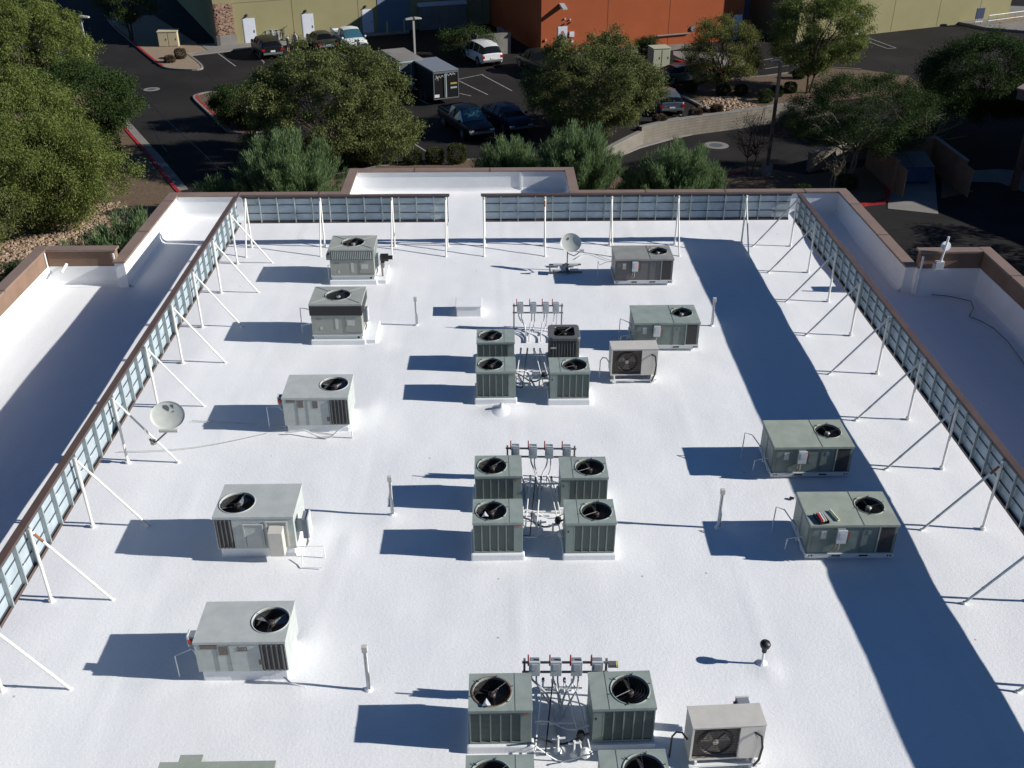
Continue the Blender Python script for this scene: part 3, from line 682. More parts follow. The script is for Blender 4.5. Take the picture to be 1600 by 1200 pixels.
t = put_c(cL, 732.6, 1110.5, 'green condenser with a stained fan rim, rear left of the nearest cluster')
mb = MB(); mb.lathe([(.313,CZ1+.0145),(.336,CZ1+.0142)], (.375,CD*.5), 30); mb.build('rust_stain', mat('faint_rust', (.20,.13,.085), .8, var=.3, scale=9), t)
put_c(cR, 927.3, 1107.8, 'green condenser at the rear right of the nearest cluster', rz=rad(1.0))
p = at(729, 1181, CZ1); t = dup(cL, (p.x, p.y-CD, 0), 0, 'green condenser cut off by the photo bottom, front left of the nearest cluster', GRP_C)
p = at(936, 1173, CZ1); t = dup(cR, (p.x, p.y-CD, 0), rad(.5), 'green condenser cut off by the photo bottom, front right of the nearest cluster', GRP_C)
# paper scraps in fans
for px, py, lb, s_ in ((752,801,'crumpled white scrap caught in the fan of the middle cluster',.08),(768,1094,'creased white scrap caught in the rust rimmed fan of the nearest cluster',.07)):
    pass
def scrap(px, py, label):
    p = at(px, py, CZ1+.03); mb = MB(); s = .075
    mb.add([(-s,-s*.7,0),(0,s*.9,.05),(s,-s*.5,.0),(s*.3,-s,.03),(-s*.2,-s*.2,.03)], [(0,4,1),(4,3,2),(4,2,1),(0,3,4)])
    o = mb.build('paper_scrap', M_BOXLID); o.location = p; tag(o, label, 'scrap')
scrap(758, 805, 'crumpled white scrap caught in a fan of the middle condenser cluster')
scrap(760, 1099, 'creased white scrap caught in the rust rimmed fan of the nearest cluster')
# dark grey condenser with rounded corners and a cross guard
p = at(858, 528.6, 1.02); t = thing('condenser_unit', 'dark grey round cornered condenser with a cross over its fan', 'condenser', (p.x, p.y, 0))
w_, d_ = .87, .84
def rrect(x0,x1,y0,y1,r,n=5):
    pts = []
    for cx, cy, a0 in ((x1-r,y1-r,0),(x0+r,y1-r,90),(x0+r,y0+r,180),(x1-r,y0+r,270)):
        for k in range(n+1): a = rad(a0+90*k/n); pts.append((cx+r*math.cos(a), cy+r*math.sin(a)))
    return pts
mb = MB(); mb.prism(rrect(.03,w_-.03,.03,d_-.03,.09), .12, .93); mb.f = [f for f in mb.f if not (len(f) > 4 and mb.v[f[0]][2] > .9)]; mb.mi = mb.mi[:len(mb.f)]; mb.build('louvre_core', M_LOUVD, t)
mb = MB()
for i, (x, y) in enumerate(rrect(.025,w_-.025,.025,d_-.025,.09)): mb.cyl((x,y), .009, .13, .93, 5)
for k in range(9):
    x = .12+(w_-.24)*k/8
    for y in (.024, d_-.024): mb.cyl((x,y), .009, .13, .93, 5)
    mb.cyl((.024, .12+(d_-.24)*k/8), .009, .13, .93, 5); mb.cyl((w_-.024, .12+(d_-.24)*k/8), .009, .13, .93, 5)
mb.build('louvre_posts', M_DGREY, t)
mb = MB(); pts = rrect(0,w_,0,d_,.10); n = len(pts)
ring = [(w_/2+.36*math.cos(math.atan2(y-d_/2,x-w_/2)), d_/2+.36*math.sin(math.atan2(y-d_/2,x-w_/2))) for x,y in pts]
vs = [(x,y,.93) for x,y in pts]+[(x,y,1.0) for x,y in pts]+[(x*.97+w_*.015,y*.97+d_*.015,1.02) for x,y in pts]+[(x,y,1.02) for x,y in ring]+[(x,y,.94) for x,y in ring]
fs = [(r*n+k, r*n+(k+1)%n, (r+1)*n+(k+1)%n, (r+1)*n+k) for r in range(4) for k in range(n)]
mb.add(vs, fs); mb.build('top_panel', M_DGREY, t)
fan(t, w_/2, d_/2, 1.0, .35, 4, .2, M_HUB, M_DGREY, guard='spoke')
mb = MB(); mb.box(.05,.20,.012,.02,.68,.73); mb.build('label_plate', M_LABEL, t)
mb = MB(); mb.box(-.05,w_+.05,-.05,d_+.05,-.08,.12); mb.build('pad', M_COAT, t, bevel=.03)
# cream side-discharge units
def minisplit(p, z1, w_, d_, label, rz, zb=.16):
    t = thing('ductless_condenser', label, 'condenser', (p.x,p.y,0), rz, 'cream side discharge fan units')
    gx = w_*.66
    mb = MB(); mb.open_box(0,w_,0.06,d_,zb,z1); mb.box(gx,w_,0,.06,zb,z1); mb.box(0,.035,0,.06,zb,z1); mb.box(.035,gx,0,.06,z1-.035,z1); mb.box(.035,gx,0,.06,zb,zb+.035)
    mb.build('cabinet', M_LGREY_TOP if False else M_CREAM, t)
    mb = MB(); mb.box(-.01,w_+.01,-.012,d_+.01,z1+.001,z1+.018); mb.build('top_panel', M_CREAM, t, bevel=.006)
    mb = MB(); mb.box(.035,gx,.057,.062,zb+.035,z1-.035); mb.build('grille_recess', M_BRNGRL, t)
    cz = (zb+z1)/2; cx = .035+(gx-.035)*.5; R = min(.27,(z1-zb)*.42)
    MM = Matrix.Translation((cx,.05,cz))@Matrix.Rotation(math.pi/2,4,'X')
    mb = MB(); mb.lathe([(R,0),(R+.02,.02),(R+.005,.03),(R-.01,0)], (0,0), 28, M=MM); mb.build('fan_ring', M_HUB, t)
    mb = MB()
    for k in range(3):
        a = .5+2*math.pi*k/3
        mb.add([(R*.2*math.cos(a-.4),R*.2*math.sin(a-.4),.0),(R*.95*math.cos(a-.5),R*.95*math.sin(a-.5),.0),(R*.95*math.cos(a+.45),R*.95*math.sin(a+.45),.018),(R*.2*math.cos(a+.5),R*.2*math.sin(a+.5),.01)], [(0,1,2,3)], M=MM)
    mb.build('fan_blades', mat('brown_fan', (.17,.135,.105), .5), t)
    mb = MB(); mb.lathe([(.05,.0),(.05,.03),(.001,.035)], (0,0), 12, M=MM); mb.build('fan_hub', M_CREAM, t)
    mb = MB()
    for k in range(13):
        z = zb+.06+(z1-zb-.12)*k/12; mb.tube([(.035,.01,z),(gx,.01,z)], .0035, 4)
    for k in range(5):
        x = .035+(gx-.035)*(k+.5)/5; mb.tube([(x,.006,zb+.03),(x,.006,z1-.03)], .003, 4)
    mb.build('grille_wires', M_GUARD, t)
    mb = MB()
    for x in (.06,w_-.16): mb.box(x,x+.1,-.06,d_+.06,0,.05); mb.box(x+.03,x+.07,-.03,d_+.03,.05,zb)
    mb.box(.0,w_,-.05,-.0,.05,.09); mb.build('stand', M_WPIPE, t)
    mb = MB(); mb.tube([(w_*.86,.0,zb+(z1-zb)*.80),(w_*.94,-.06,zb+(z1-zb)*.76),(w_*.97,-.08,zb+(z1-zb)*.45),(w_*.95,-.08,zb+.05),(w_*.9,-.05,.03)], .020, 8)
    mb.build('insulated_pipe', M_BLACK, t)
    mb = MB(); mb.tube([(w_*.84,.0,zb+(z1-zb)*.8),(w_*.89,-.05,zb+(z1-zb)*.7),(w_*.90,-.05,zb+.2),(w_*.87,-.03,.06)], .012, 6); mb.build('thin_pipe', M_WPIPE, t)
    mb = MB(); mb.tube([(-.0,d_*.5,zb+.25),(-.10,d_*.5,zb+.42),(-.2,d_*.5,zb+.44),(-.26,d_*.5,zb+.34),(-.27,d_*.5,0)], .016, 6); mb.build('power_whip', M_BLACK if z1 < .95 else M_COND, t)
    return t
minisplit(at(955.9,546.7,1.0), 1.0, 1.26, .48, 'cream side discharge fan unit right of the farthest condenser cluster', rad(1.0), .2)
tM = minisplit(at(1083,1138.6,.92), .92, 1.19, .44, 'cream side discharge fan unit at the bottom right of the nearest cluster', rad(2.2))
t = disconnect(tM, 1.0, .60, .62, 'back', .20, .3, 'right', conduit=False)
# ------------------------------------------------------------------ disconnect racks
def rack(p0, p1, top, label, boxes, spans):
    p0 = Vector(p0); p1 = Vector(p1); L = (p1-p0).length; rz = math.atan2(p1.y-p0.y, p1.x-p0.x)
    t = thing('disconnect_rack', label, 'disconnect rack', p0, rz, 'strut racks of four disconnect boxes')
    mb = MB()
    for x in (0, L): mb.box(x-.02,x+.02,-.02,.02,-.04,top+.02)
    mb.build('rack_posts', M_STRUT, t)
    for z in (top-.03, top-.26):
        mb = MB(); mb.box(-.04,L+.04,-.045,-.021,z-.02,z+.02); mb.build('rack_rail', M_STRUT, t)
    for k, u in enumerate(boxes):
        x = u*L
        b = disconnect(t, x, -.046, top-.06, 'front', .17, .34, 'left', conduit=False)
        a = spans[k]; mb = MB()
        mb.tube(curve([(x-.04,-.1,top-.22),(x-.04,-.1,top-.36),(x-.01+a*.8,-.13,top-.52),(x+a*1.6,-.22,.26),(x+a*2.2,-.40,.10),(x+a*2.4,-.62,.03),(x+a*2.6,-.95,.03)]), .019, 6)
        mb.tube(curve([(x+.04,-.1,top-.22),(x+.04,-.1,top-.42),(x+.06+a*.3,-.12,.28),(x+.06+a*1.4,-.22,.06),(x+.07+a*2.6,-.5,.03)]), .017, 6)
        mb.build('conduit', M_COND, b)
    return t
rack(at(803,512), at(877,512), .78, 'strut rack of four grey disconnect boxes behind the farthest condenser cluster', (.13,.40,.66,.87), (.07,-.05,-.06,-.06))
rack(at(793,745), at(896,746), .86, 'strut rack of four grey disconnect boxes behind the middle condenser cluster', (.12,.38,.62,.88), (.09,.04,-.09,-.06))
tR3 = rack(at(819,1087), at(944,1087), .88, 'strut rack of four red handled disconnect boxes behind the nearest condenser cluster', (.12,.38,.63,.88), (.14,.03,-.12,-.05))
p = at(944,1010,.8); mb = MB(); mb.cyl((0,0), .06, 0, .13, 12, M=Matrix.Translation((.0,.0,0))@Matrix.Rotation(math.pi/2,4,'Y')); o = mb.build('work_light', M_STEELD, tR3); o.location = ((at(944,1087)-at(819,1087)).length+.03, -.03, .80)
mb = MB(); mb.cyl((0,0), .063, .13, .17, 12, M=Matrix.Rotation(math.pi/2,4,'Y')); o2 = mb.build('yellow_lens', mat('yellow_lens', (.55,.52,.2), .4), o)
# ------------------------------------------------------------------ refrigerant piping in each cluster
rnd = random.Random(5)
def piping(cx, yb, yf, label, n_up, seed, z=.35):
    r = random.Random(seed); t = thing('refrigerant_piping', label, 'pipes', (cx, (yb+yf)/2, 0), 0, 'pipe runs between the condensers')
    L = yb-yf
    for k in range(n_up):                                    # white stubs rising from the roof with black wrapped heads
        x = -.26+.52*k/max(1,n_up-1) + r.uniform(-.02,.02); y = L*.5 - .35 + r.uniform(-.03,.03)
        mb = MB(); mb.tube([(x,y,-.03),(x,y,.22+r.random()*.06)], .018, 6); mb.build('pipe_stub', M_WPIPE, t)
        mb = MB(); mb.cyl((x,y+.0), .026, .22, .30, 8); mb.build('pipe_boot', M_BLACK if k%2==0 else M_WPIPE, t)
        s_ = -1 if k < n_up/2 else 1
        mb = MB(); y2 = -L*.5+ .35 + .25*r.random()
        mb.tube([(x,y,.27),(x+s_*.02,y-.18,.30),(x+s_*.10,(y+y2)*.5,.22+.1*r.random()),(x+s_*.2,y2,.16),(s_*.46,y2-.05,.22)], .013, 6)
        mb.build('copper_line', M_BLACK if k in (1,) else M_WPIPE, t)
    for y in (L*.5-.42, -.05):                               # low strut cross bars
        mb = MB(); mb.box(-.42,.42,y-.02,y+.02,.12,.15); mb.build('pipe_support', M_WPIPE, t)
    for k in range(3):
        mb = MB(); a = r.uniform(-.1,.25); pts = []
        y0 = -L*.1 - .28*k
        for i in range(9):
            u = i/8; pts.append((-.46+.92*u, y0 + .10*math.sin(u*3.1+a*5), .30 - .22*math.sin(u*math.pi)*(.6+.3*k) + .06*math.sin(7*u+k)))
        mb.tube(pts, .020 if k == 1 else .012, 6); mb.build('insulated_line', M_BLACK if k == 1 else M_WPIPE, t)
    for k in range(2):
        x = (-.08,.18)[k]; y = -L*.22-.1*k
        mb = MB(); mb.tube([(x,y,-.03),(x,y,.34)], .022, 6); mb.tube([(x-.10,y,.28),(x+.12,y,.30)], .02, 6); mb.build('roof_jack', M_WPIPE, t)
        mb = MB(); mb.cyl((x,y), .075, -.03, .06, 12, r2=.03); mb.build('flashing_cone', M_COAT, t)
    mb = MB(); mb.lathe([(.05,.0),(.075,.08),(.06,.16),(.0,.18)], (.30,-L*.18), 10, M=Matrix.Translation((0,0,.16))); mb.build('wrapped_joint', M_BLACK, t)
    mb = MB(); mb.lathe([(.05,.0),(.085,.06),(.07,.16),(.0,.19)], (.36,-L*.30), 10, M=Matrix.Translation((0,0,.05))); mb.build('wrapped_joint', M_WPIPE, t)
piping(1.0, 25.4, 22.7, 'white and black refrigerant pipes inside the farthest condenser cluster', 4, 1)
piping(1.02, 19.15, 16.3, 'white pipes and black joints inside the middle condenser cluster', 5, 2)
piping(1.06, 13.0, 10.7, 'curved conduits and a black wrapped line inside the nearest condenser cluster', 4, 3)
# ------------------------------------------------------------------ small roof furniture
def outlet_pole(px, py, h, label, lean=0):
    p = at(px, py); t = thing('outlet_pole', label, 'pole', (p.x,p.y,0), 0, 'thin service outlet poles on the roof')
    mb = MB(); mb.box(-.03,.03,-.024,.024,-.04,h-.1); mb.build('pole', M_WPIPE, t)
    mb = MB(); mb.tube([(.03,-.025,0),(.035,-.025,h*.35),(.0,-.03,h*.5),(.01,-.03,h-.12)], .012, 6); mb.build('conduit', M_STRUT, t)
    mb = MB(); mb.box(-.05,.05,-.05,.03,h-.13,h); mb.build('outlet_box', M_CREAM, t, bevel=.008)
    mb = MB(); mb.cyl((0,0), .09, -.03, .035, 12, r2=.03); mb.build('flashing', M_COAT, t)
outlet_pole(613,803,1.03,'outlet pole left of the middle condenser cluster')
outlet_pole(576,1076,1.05,'outlet pole between the nearest left unit and the nearest condenser cluster')
outlet_pole(651,507,.92,'outlet pole right of the unit with the black band')
outlet_pole(1122,823,1.02,'outlet pole left of the nearer unit of the right pair')
outlet_pole(1112,508,.92,'outlet pole right of the green unit behind the cream fan unit')
p = at(1191,1035); t = thing('plumbing_vent', 'thin white vent pipe with a black cap, right of the nearest rack', 'vent pipe', (p.x,p.y,0))
mb = MB(); mb.tube([(0,0,-.04),(0,0,.32)], .024, 8); mb.build('pipe', M_WPIPE, t)
mb = MB(); mb.lathe([(.0,.26),(.045,.27),(.05,.36),(.085,.40),(.10,.46),(.085,.50),(.0,.52)], (0,0), 16); mb.build('vent_cap', M_BLACK, t, smooth=True)
mb = MB(); mb.cyl((0,0), .12, -.03, .03, 12, r2=.03); mb.build('flashing', M_COAT, t)
p = at(733,487); t = thing('roof_hatch', 'low white square curb box behind the farthest rack', 'roof hatch', (p.x,p.y,0))
mb = MB(); mb.box(-.38,.38,-.30,.30,-.05,.30); mb.build('hatch_curb', M_COAT, t, bevel=.02)
mb = MB(); mb.box(-.41,.41,-.33,.33,.302,.34); mb.build('hatch_lid', M_COAT, t, bevel=.015)
p = at(784,640); t = thing('foam_flashing', 'low white foam covered pipe stub in front of the farthest condenser cluster', 'roof flashing', (p.x,p.y,0))
mb = MB(); mb.lathe([(.34,-.02),(.22,.04),(.13,.07),(.07,.10),(.055,.17),(.0,.175)], (0,0), 20); mb.build('foam_cone', M_COAT, t, smooth=True)
# satellite dishes
def dish(mbM, rx, rz_, t, logo):
    mb = MB(); n = 36; rings = 7; vs = []; fs = []
    for s_ in (0, 1):
        for i in range(rings+1):
            q = i/rings
            for k in range(n):
                a = 2*math.pi*k/n; vs.append((rx*q*math.cos(a), .065*(1-q*q) + s_*.012, rz_*q*math.sin(a)))
    N = (rings+1)*n
    for s_ in (0,1):
        for i in range(rings):
            for k in range(n):
                f = (s_*N+i*n+k, s_*N+i*n+(k+1)%n, s_*N+(i+1)*n+(k+1)%n, s_*N+(i+1)*n+k); fs.append(f if s_ else f[::-1])
    for k in range(n): fs.append((rings*n+k, rings*n+(k+1)%n, N+rings*n+(k+1)%n, N+rings*n+k))
    mb.add(vs, fs, M=mbM); return mb.build('reflector', M_DISH, t, smooth=True)
def logo_mark(t, mbM, cx, cz, s):
    """dark square emblem with a pale crescent swoosh cut through it"""
    mb = MB(); yy = lambda x, z: .065*(1-(x/.39)**2-(z/.33)**2)-.004
    q = [(-s,0)] + [(-s*.2+.9*s*math.cos(rad(a))-.1*s, .75*s*math.sin(rad(a))) for a in range(80,-81,-20)]
    L_ = [(-s,.75*s),(-.2*s,.75*s),(.15*s,.35*s),(.2*s,-.1*s),(0,-.55*s),(-s,.2*s)]
    R1 = [(.35*s,.75*s),(s,.75*s),(s,-.1*s),(.55*s,.35*s)]
    R2 = [(.25*s,-.75*s),(s,-.75*s),(s,-.4*s),(.6*s,-.62*s)]
    for P in (L_, R1, R2): mb.add([(cx+x, yy(cx+x,cz+z), cz+z) for x, z in P], [tuple(range(len(P)))], M=mbM)
    mb.build('dish_emblem', M_STEELD, t)
# dish on the left screen's brace
base = Vector((-8.12, 19.93, .62)); t = thing('satellite_dish', 'grey oval satellite dish with a dark emblem, clamped to a brace of the left screen', 'satellite dish', base)
MD = Matrix.Translation((.50,-.12,.80)) @ Matrix.Rotation(rad(8),4,'Z') @ Matrix.Rotation(rad(-28),4,'X')
dish(MD, .39, .33, t, True); logo_mark(t, MD, .02, .15, .12)
mb = MB(); mb.tube([(0,-.06,0),(.10,-.08,.05),(.38,-.06,.30),(.42,.02,.50),(.42,.05,.70)], .022, 8); mb.build('mast', M_STEELD, t)
mb = MB(); mb.tube([(.42,0,.5),(.48,-.22,.44),(.58,-.40,.55)], .018, 6); mb.build('feed_arm', M_STEELD, t)
mb = MB(); mb.box(.36,.80,-.48,-.41,.55,.62); mb.build('feed_horn', M_DISH, t, bevel=.015)
mb = MB(); mb.lathe([(.0,-.06),(.07,-.05),(.07,.05),(0,.06)], (0,-.02), 10); mb.tube([(-.08,0,.08),(-.02,-.04,.0)], .03, 6); mb.build('clamp', M_STRUT, t)
# small cable from dish
mb = MB(); pts = []
for i in range(24):
    u = i/23; a = at(300,658).lerp(at(520,680), u); pts.append((a.x, a.y+.12*math.sin(u*3), .012))
mb.tube(pts, .010, 5); tag(mb.build('roof_cable', M_LABEL), 'thin cable from the left dish towards the unit with the looped drain pipe', 'cable')
mb = MB(); pts = []
for i in range(30):
    u = i/29; a = at(185,706).lerp(at(420,676), u); pts.append((a.x, a.y-.25*math.sin(u*3.1), .012))
mb.tube(pts, .008, 5); tag(mb.build('roof_cable', M_LABEL), 'thin grey cable lying in a shallow arc below the left dish', 'cable')
# dish on a ballast sled at the back
p = at(886,421); t = thing('satellite_dish', 'pale satellite dish on a ballasted sled near the rear screen', 'satellite dish', p)
MD = Matrix.Translation((.10,-.02,.98)) @ Matrix.Rotation(rad(-6),4,'Z') @ Matrix.Rotation(rad(-32),4,'X')
dish(MD, .35, .32, t, True)
mb = MB(); mb.box(-.14,-.07,.036,.042,.10,.18,M=MD); mb.build('dish_emblem', M_LABELD, t)
mb = MB(); mb.tube([(0,0,0),(0,0,.72),(.06,.06,.86)], .022, 8); mb.tube([(0,-.02,.6),(.2,-.3,.62),(.42,-.42,.85)], .016, 6); mb.build('mast', M_STEELD, t)
mb = MB(); mb.box(.36,.50,-.5,-.42,.82,.92); mb.build('feed_horn', M_CREAM, t)
for x in (-.45,.08):
    for y in (-.26,.22):
        mb = MB(); mb.box(x,x+.30,y,y+.13,.03,.09); mb.build('ballast_block', M_BOXLID, t)
mb = MB(); mb.box(-.6,.5,-.30,-.26,0,.05); mb.box(-.6,.5,.34,.38,0,.05); mb.box(-.05,.05,-.35,.45,.0,.05); mb.box(-.62,-.58,-.4,-.1,0,.15); mb.build('sled', M_STEELD, t)
mb = MB(); pts = []
for i in range(30):
    u = i/29; a = at(900,405).lerp(at(962,400), u); pts.append((a.x, a.y+.4*math.sin(u*5), .012))
mb.tube(pts, .010, 5); tag(mb.build('roof_cable', M_LABEL), 'white cable curling from the rear dish to the dark grey unit', 'cable')
# antenna on the right wing parapet
p = Vector((14.10, 29.1, 1.04)); t = thing('parapet_antenna', 'white antenna mast and grey junction box on the brown right wing parapet', 'antenna', p)
mb = MB(); mb.tube([(.02,-.06,-.05),(.10,-.08,.95)], .035, 8); mb.build('mast', M_WPIPE, t)
mb = MB(); mb.cyl((0,0), .15, -.02, .03, 18, M=Matrix.Translation((.1,-.02,.62))@Matrix.Rotation(rad(70),4,'X')); mb.build('small_dish', M_WPIPE, t)
mb = MB(); mb.box(-.12,.14,-.12,.03,-.16,.12); mb.box(-.16,-.09,-.1,.02,-.1,.04); mb.build('junction_box', M_BOXLID, t, bevel=.01)
# loose cable in the shade of the right wing
mb = MB(); pts = [at(*q)+Vector((0,0,.015)) for q in [(1455,461),(1480,463),(1500,467),(1517,471),(1521,482),(1514,495),(1530,501),(1553,514),(1575,535),(1598,566),(1620,600)]]
sm = []
for i in range(len(pts)-1):
    for k in range(4): sm.append(pts[i].lerp(pts[i+1], k/4))
mb.tube(sm, .014, 5); tag(mb.build('roof_cable', M_STEELD), 'dark cable snaking over the shaded right wing roof', 'cable')
mb = MB(); mb.box(-.05,.05,-.03,.03,0,.03); o = mb.build('debris_chip', M_BLACK); o.location = at(1237,779)+Vector((0,0,.0)); o.rotation_euler = (0,0,-.5); tag(o, 'small black chip on the white roof behind the nearer right unit', 'debris')
# ================================================================== THE GROUND
def g(px, py, z=None):
    p = at(px, py, G if z is None else z); return (p.x, p.y)
M_ASPH = mat('asphalt', (.025,.0225,.021), .85, var=.28, scale=.16, bump=.3, bscale=30, detail=8, spec=.08)
M_ASPH2 = mat('worn_asphalt', (.024,.0225,.022), .85, var=.25, scale=.3, bump=.3, bscale=30, detail=8, spec=.08)
M_DIRT = mat('desert_gravel', (.10,.070,.047), .95, scale=7, col2=(.18,.13,.09), bump=.6, bscale=14, detail=9, spec=.08)
M_DIRT2 = mat('tan_gravel', (.22,.165,.11), .95, scale=9, col2=(.33,.255,.18), bump=.5, bscale=14, detail=9, spec=.08)
M_CONC = mat('concrete', (.22,.205,.185), .85, var=.10, scale=1.0, bump=.2, spec=.08)
M_CONCD = mat('old_concrete', (.19,.175,.155), .9, var=.15, scale=1.3, bump=.3, spec=.08)
M_REDCURB = mat('red_curb_paint', (.36,.030,.035), .7, var=.3, scale=3, spec=.08)
M_LINE = mat('worn_white_line', (.36,.35,.32), .8, scale=6, col2=(.15,.14,.13), spec=.08)
M_OLIVE = mat('olive_stucco', (.27,.245,.130), .9, var=.05, scale=.35, bump=.3, bscale=30, spec=.08)
M_ORNG = mat('rust_orange_stucco', (.34,.092,.038), .9, var=.06, scale=.35, bump=.3, bscale=30, spec=.08)
M_JOINT = mat('wall_joint', (.15,.11,.06), .9)
M_JOINTO = mat('orange_wall_joint', (.20,.05,.022), .9)
M_DOORW = mat('white_metal_door', (.56,.58,.62), .5, var=.05, scale=2)
M_DOORB = mat('blue_grey_shutter', (.13,.17,.22), .5)
M_BLOCK = mat('block_wall', (.20,.18,.15), .9, var=.12, scale=1.5, bump=.5, bscale=12, spec=.08)
def slab(name, poly, z, m, thick=.3, kind='structure', parent=None, cuts=0):
    mb = MB(); mb.prism([(p[0],p[1]) for p in poly], z-thick, z, bottom=False)
    o = mb.build(name, m, parent)
    if kind: o['kind'] = kind
    return o
# lowest sheet out to the horizon
mb = MB(); mb.add([(-2500,-2500,GL),(2500,-2500,GL),(2500,2500,GL),(-2500,2500,GL)], [(0,1,2,3)])
tag(mb.build('ground', M_ASPH2), kind='structure')
# the parking level is a metre higher and ends at the retaining wall
RW = [(968,218),(1000,203),(1040,193.5),(1095,185),(1150,178),(1195,171),(1237,165),(1300,158),(1380,150)]
RWg = [g(*q) for q in RW]
lot = [(-300,-60),(-300,700),(400,700),(400,102),(60,84)] + RWg[::-1] + [(6.5,62.5),(4,58),(4,30),(4,-60)]
slab('parking_lot', lot, G, M_ASPH, 1.2)
def strip(name, pts, w_, h, z, m, kind='structure', parent=None, closed=False):
    """a kerb or painted line following pts (world xy)"""
    P = [Vector((q[0],q[1],0)) for q in pts]
    if closed: P.append(P[0])
    mb = MB(); n = len(P); Lf = []; Rt = []
    for i, p in enumerate(P):
        d = (P[min(i+1,n-1)]-P[max(i-1,0)]).normalized(); s_ = Vector((-d.y,d.x,0)); Lf.append(p+s_*w_/2); Rt.append(p-s_*w_/2)
    vs = []
    for i in range(n): vs += [(Lf[i].x,Lf[i].y,z),(Rt[i].x,Rt[i].y,z),(Lf[i].x,Lf[i].y,z+h),(Rt[i].x,Rt[i].y,z+h)]
    fs = []
    for i in range(n-1):
        a = i*4; b = a+4; fs += [(a+2,a+3,b+3,b+2),(a,a+2,b+2,b),(a+3,a+1,b+1,b+3)]
    fs += [(0,1,3,2),((n-1)*4,(n-1)*4+2,(n-1)*4+3,(n-1)*4+1)]
    mb.add(vs, fs); o = mb.build(name, m, parent)
    if kind: o['kind'] = kind
    return o
def bez(pts, k=4):
    r = []
    for i in range(len(pts)-1):
        p0 = pts[max(i-1,0)]; p1 = pts[i]; p2 = pts[i+1]; p3 = pts[min(i+2,len(pts)-1)]
        for j in range(k):
            t = j/k; r.append(tuple(.5*((2*p1[a])+(-p0[a]+p2[a])*t+(2*p0[a]-5*p1[a]+4*p2[a]-p3[a])*t*t+(-p0[a]+3*p1[a]-3*p2[a]+p3[a])*t**3) for a in (0,1)))
    r.append(pts[-1]); return r
# left planting bed with its red kerb
lc = [g(150,120), g(168,150), g(184,188), g(208,216), g(232,243), g(252,268), g(275,297), (-15.5,51), (-13,44)]
slab('left_planting_bed', [(-70,30),(-70,95),(-45,95)] + lc + [(-12.5,38),(-13,30.7),(-15.2,30.6)], G+.10, M_DIRT, .3)
strip('left_kerb', lc, .16, .13, G+.001, M_CONCD); strip('red_kerb_paint', [(p[0]-.04,p[1]) for p in lc[2:8]], .20, .005, G+.133, M_REDCURB)
strip('left_gutter', [(p[0]+.42,p[1]) for p in lc[2:7]], .55, .004, G+.004, M_CONC)
# rear bed against our building
rb = [(-10.8,50),( -10.2,57.5),(-7,59.5),(0,61),(4,61.5),(6.4,62.3)]
slab('rear_planting_bed', [(-12,39.7),(-12.4,46)]+rb+[(9,50),(9,39.7)], G+.09, M_DIRT, 1.3)
strip('rear_kerb', rb, .16, .12, G+.001, M_CONCD)
# island with the beige cabinet
isl = bez([g(167,28), g(178,42), g(215,74), g(238,93), g(255,105), g(272,109), g(308,110), g(316,105), g(303,93), g(292,85)])
slab('utility_island', isl + [g(325,81), g(312,72), g(240,25)], G+.10, M_DIRT2, .2)
strip('island_kerb', isl, .18, .13, G+.001, M_CONC); strip('red_island_paint', isl[4:17], .20, .004, G+.133, M_REDCURB)
# tree island
is2 = bez([g(345,147), g(328,146), g(312,149), g(305,154), g(317,167), g(335,184), g(350,199), g(362,207), g(385,209), g(405,206), g(418,196), g(400,170), g(372,153), g(345,147)])
slab('tree_island', is2[:-1], G+.10, M_DIRT, .2); strip('tree_island_kerb', is2, .30, .13, G+.001, M_CONC)
strip('red_tree_island_paint', [(p[0]+.1,p[1]) for p in is2[9:24]], .16, .004, G+.133, M_REDCURB); strip('red_tree_island_patch', is2[30:35], .18, .004, G+.133, M_REDCURB)
# walk along the olive building
slab('olive_building_walk', [g(286,89), g(375,79), g(485,66), g(575,57.5), g(640,52), g(640,44), g(570,49), g(345,69), g(312,71), g(325,80)], G+.11, M_CONC, .2)
# bed and boulders above the retaining wall
RB = RWg[1:] 
bed = [g(1000,203), g(1055,190)] + [g(1108,176), g(1100,169), g(1082,160), g(1066,152), g(1070,143), g(1110,128), g(1200,120), g(1290,107), g(1345,110), g(1420,120), g(1450,146)]
slab('boulder_bed', RWg[1:] + bed[::-1][:-1], G+.08, M_DIRT2 if False else M_DIRT, .2)
strip('boulder_bed_kerb', [g(1000,200), g(1055,187), g(1085,181)], .2, .14, G+.002, M_CONC)
strip('stall_kerb', [g(1064,151), g(1083,160), g(1100,169), g(1108,174)], .2, .14, G+.002, M_CONC)
strip('lot_kerb', [g(1110,128), g(1200,120), g(1290,107), g(1345,110)], .18, .14, G+.002, M_CONCD)
# loading apron by the orange building
slab('concrete_apron', [g(1052,80), g(1165,84), g(1180,95), g(1128,113), g(1090,103), g(1052,86)], G+.012, M_CONC, .1)
strip('red_lane_paint', [g(1055,95), g(1090,104), g(1125,113)], .22, .12, G+.003, M_REDCURB)
slab('orange_building_walk', [g(850,92), g(1040,80), g(1085,73), g(1075,67), g(845,84)], G+.02, M_CONCD, .1)
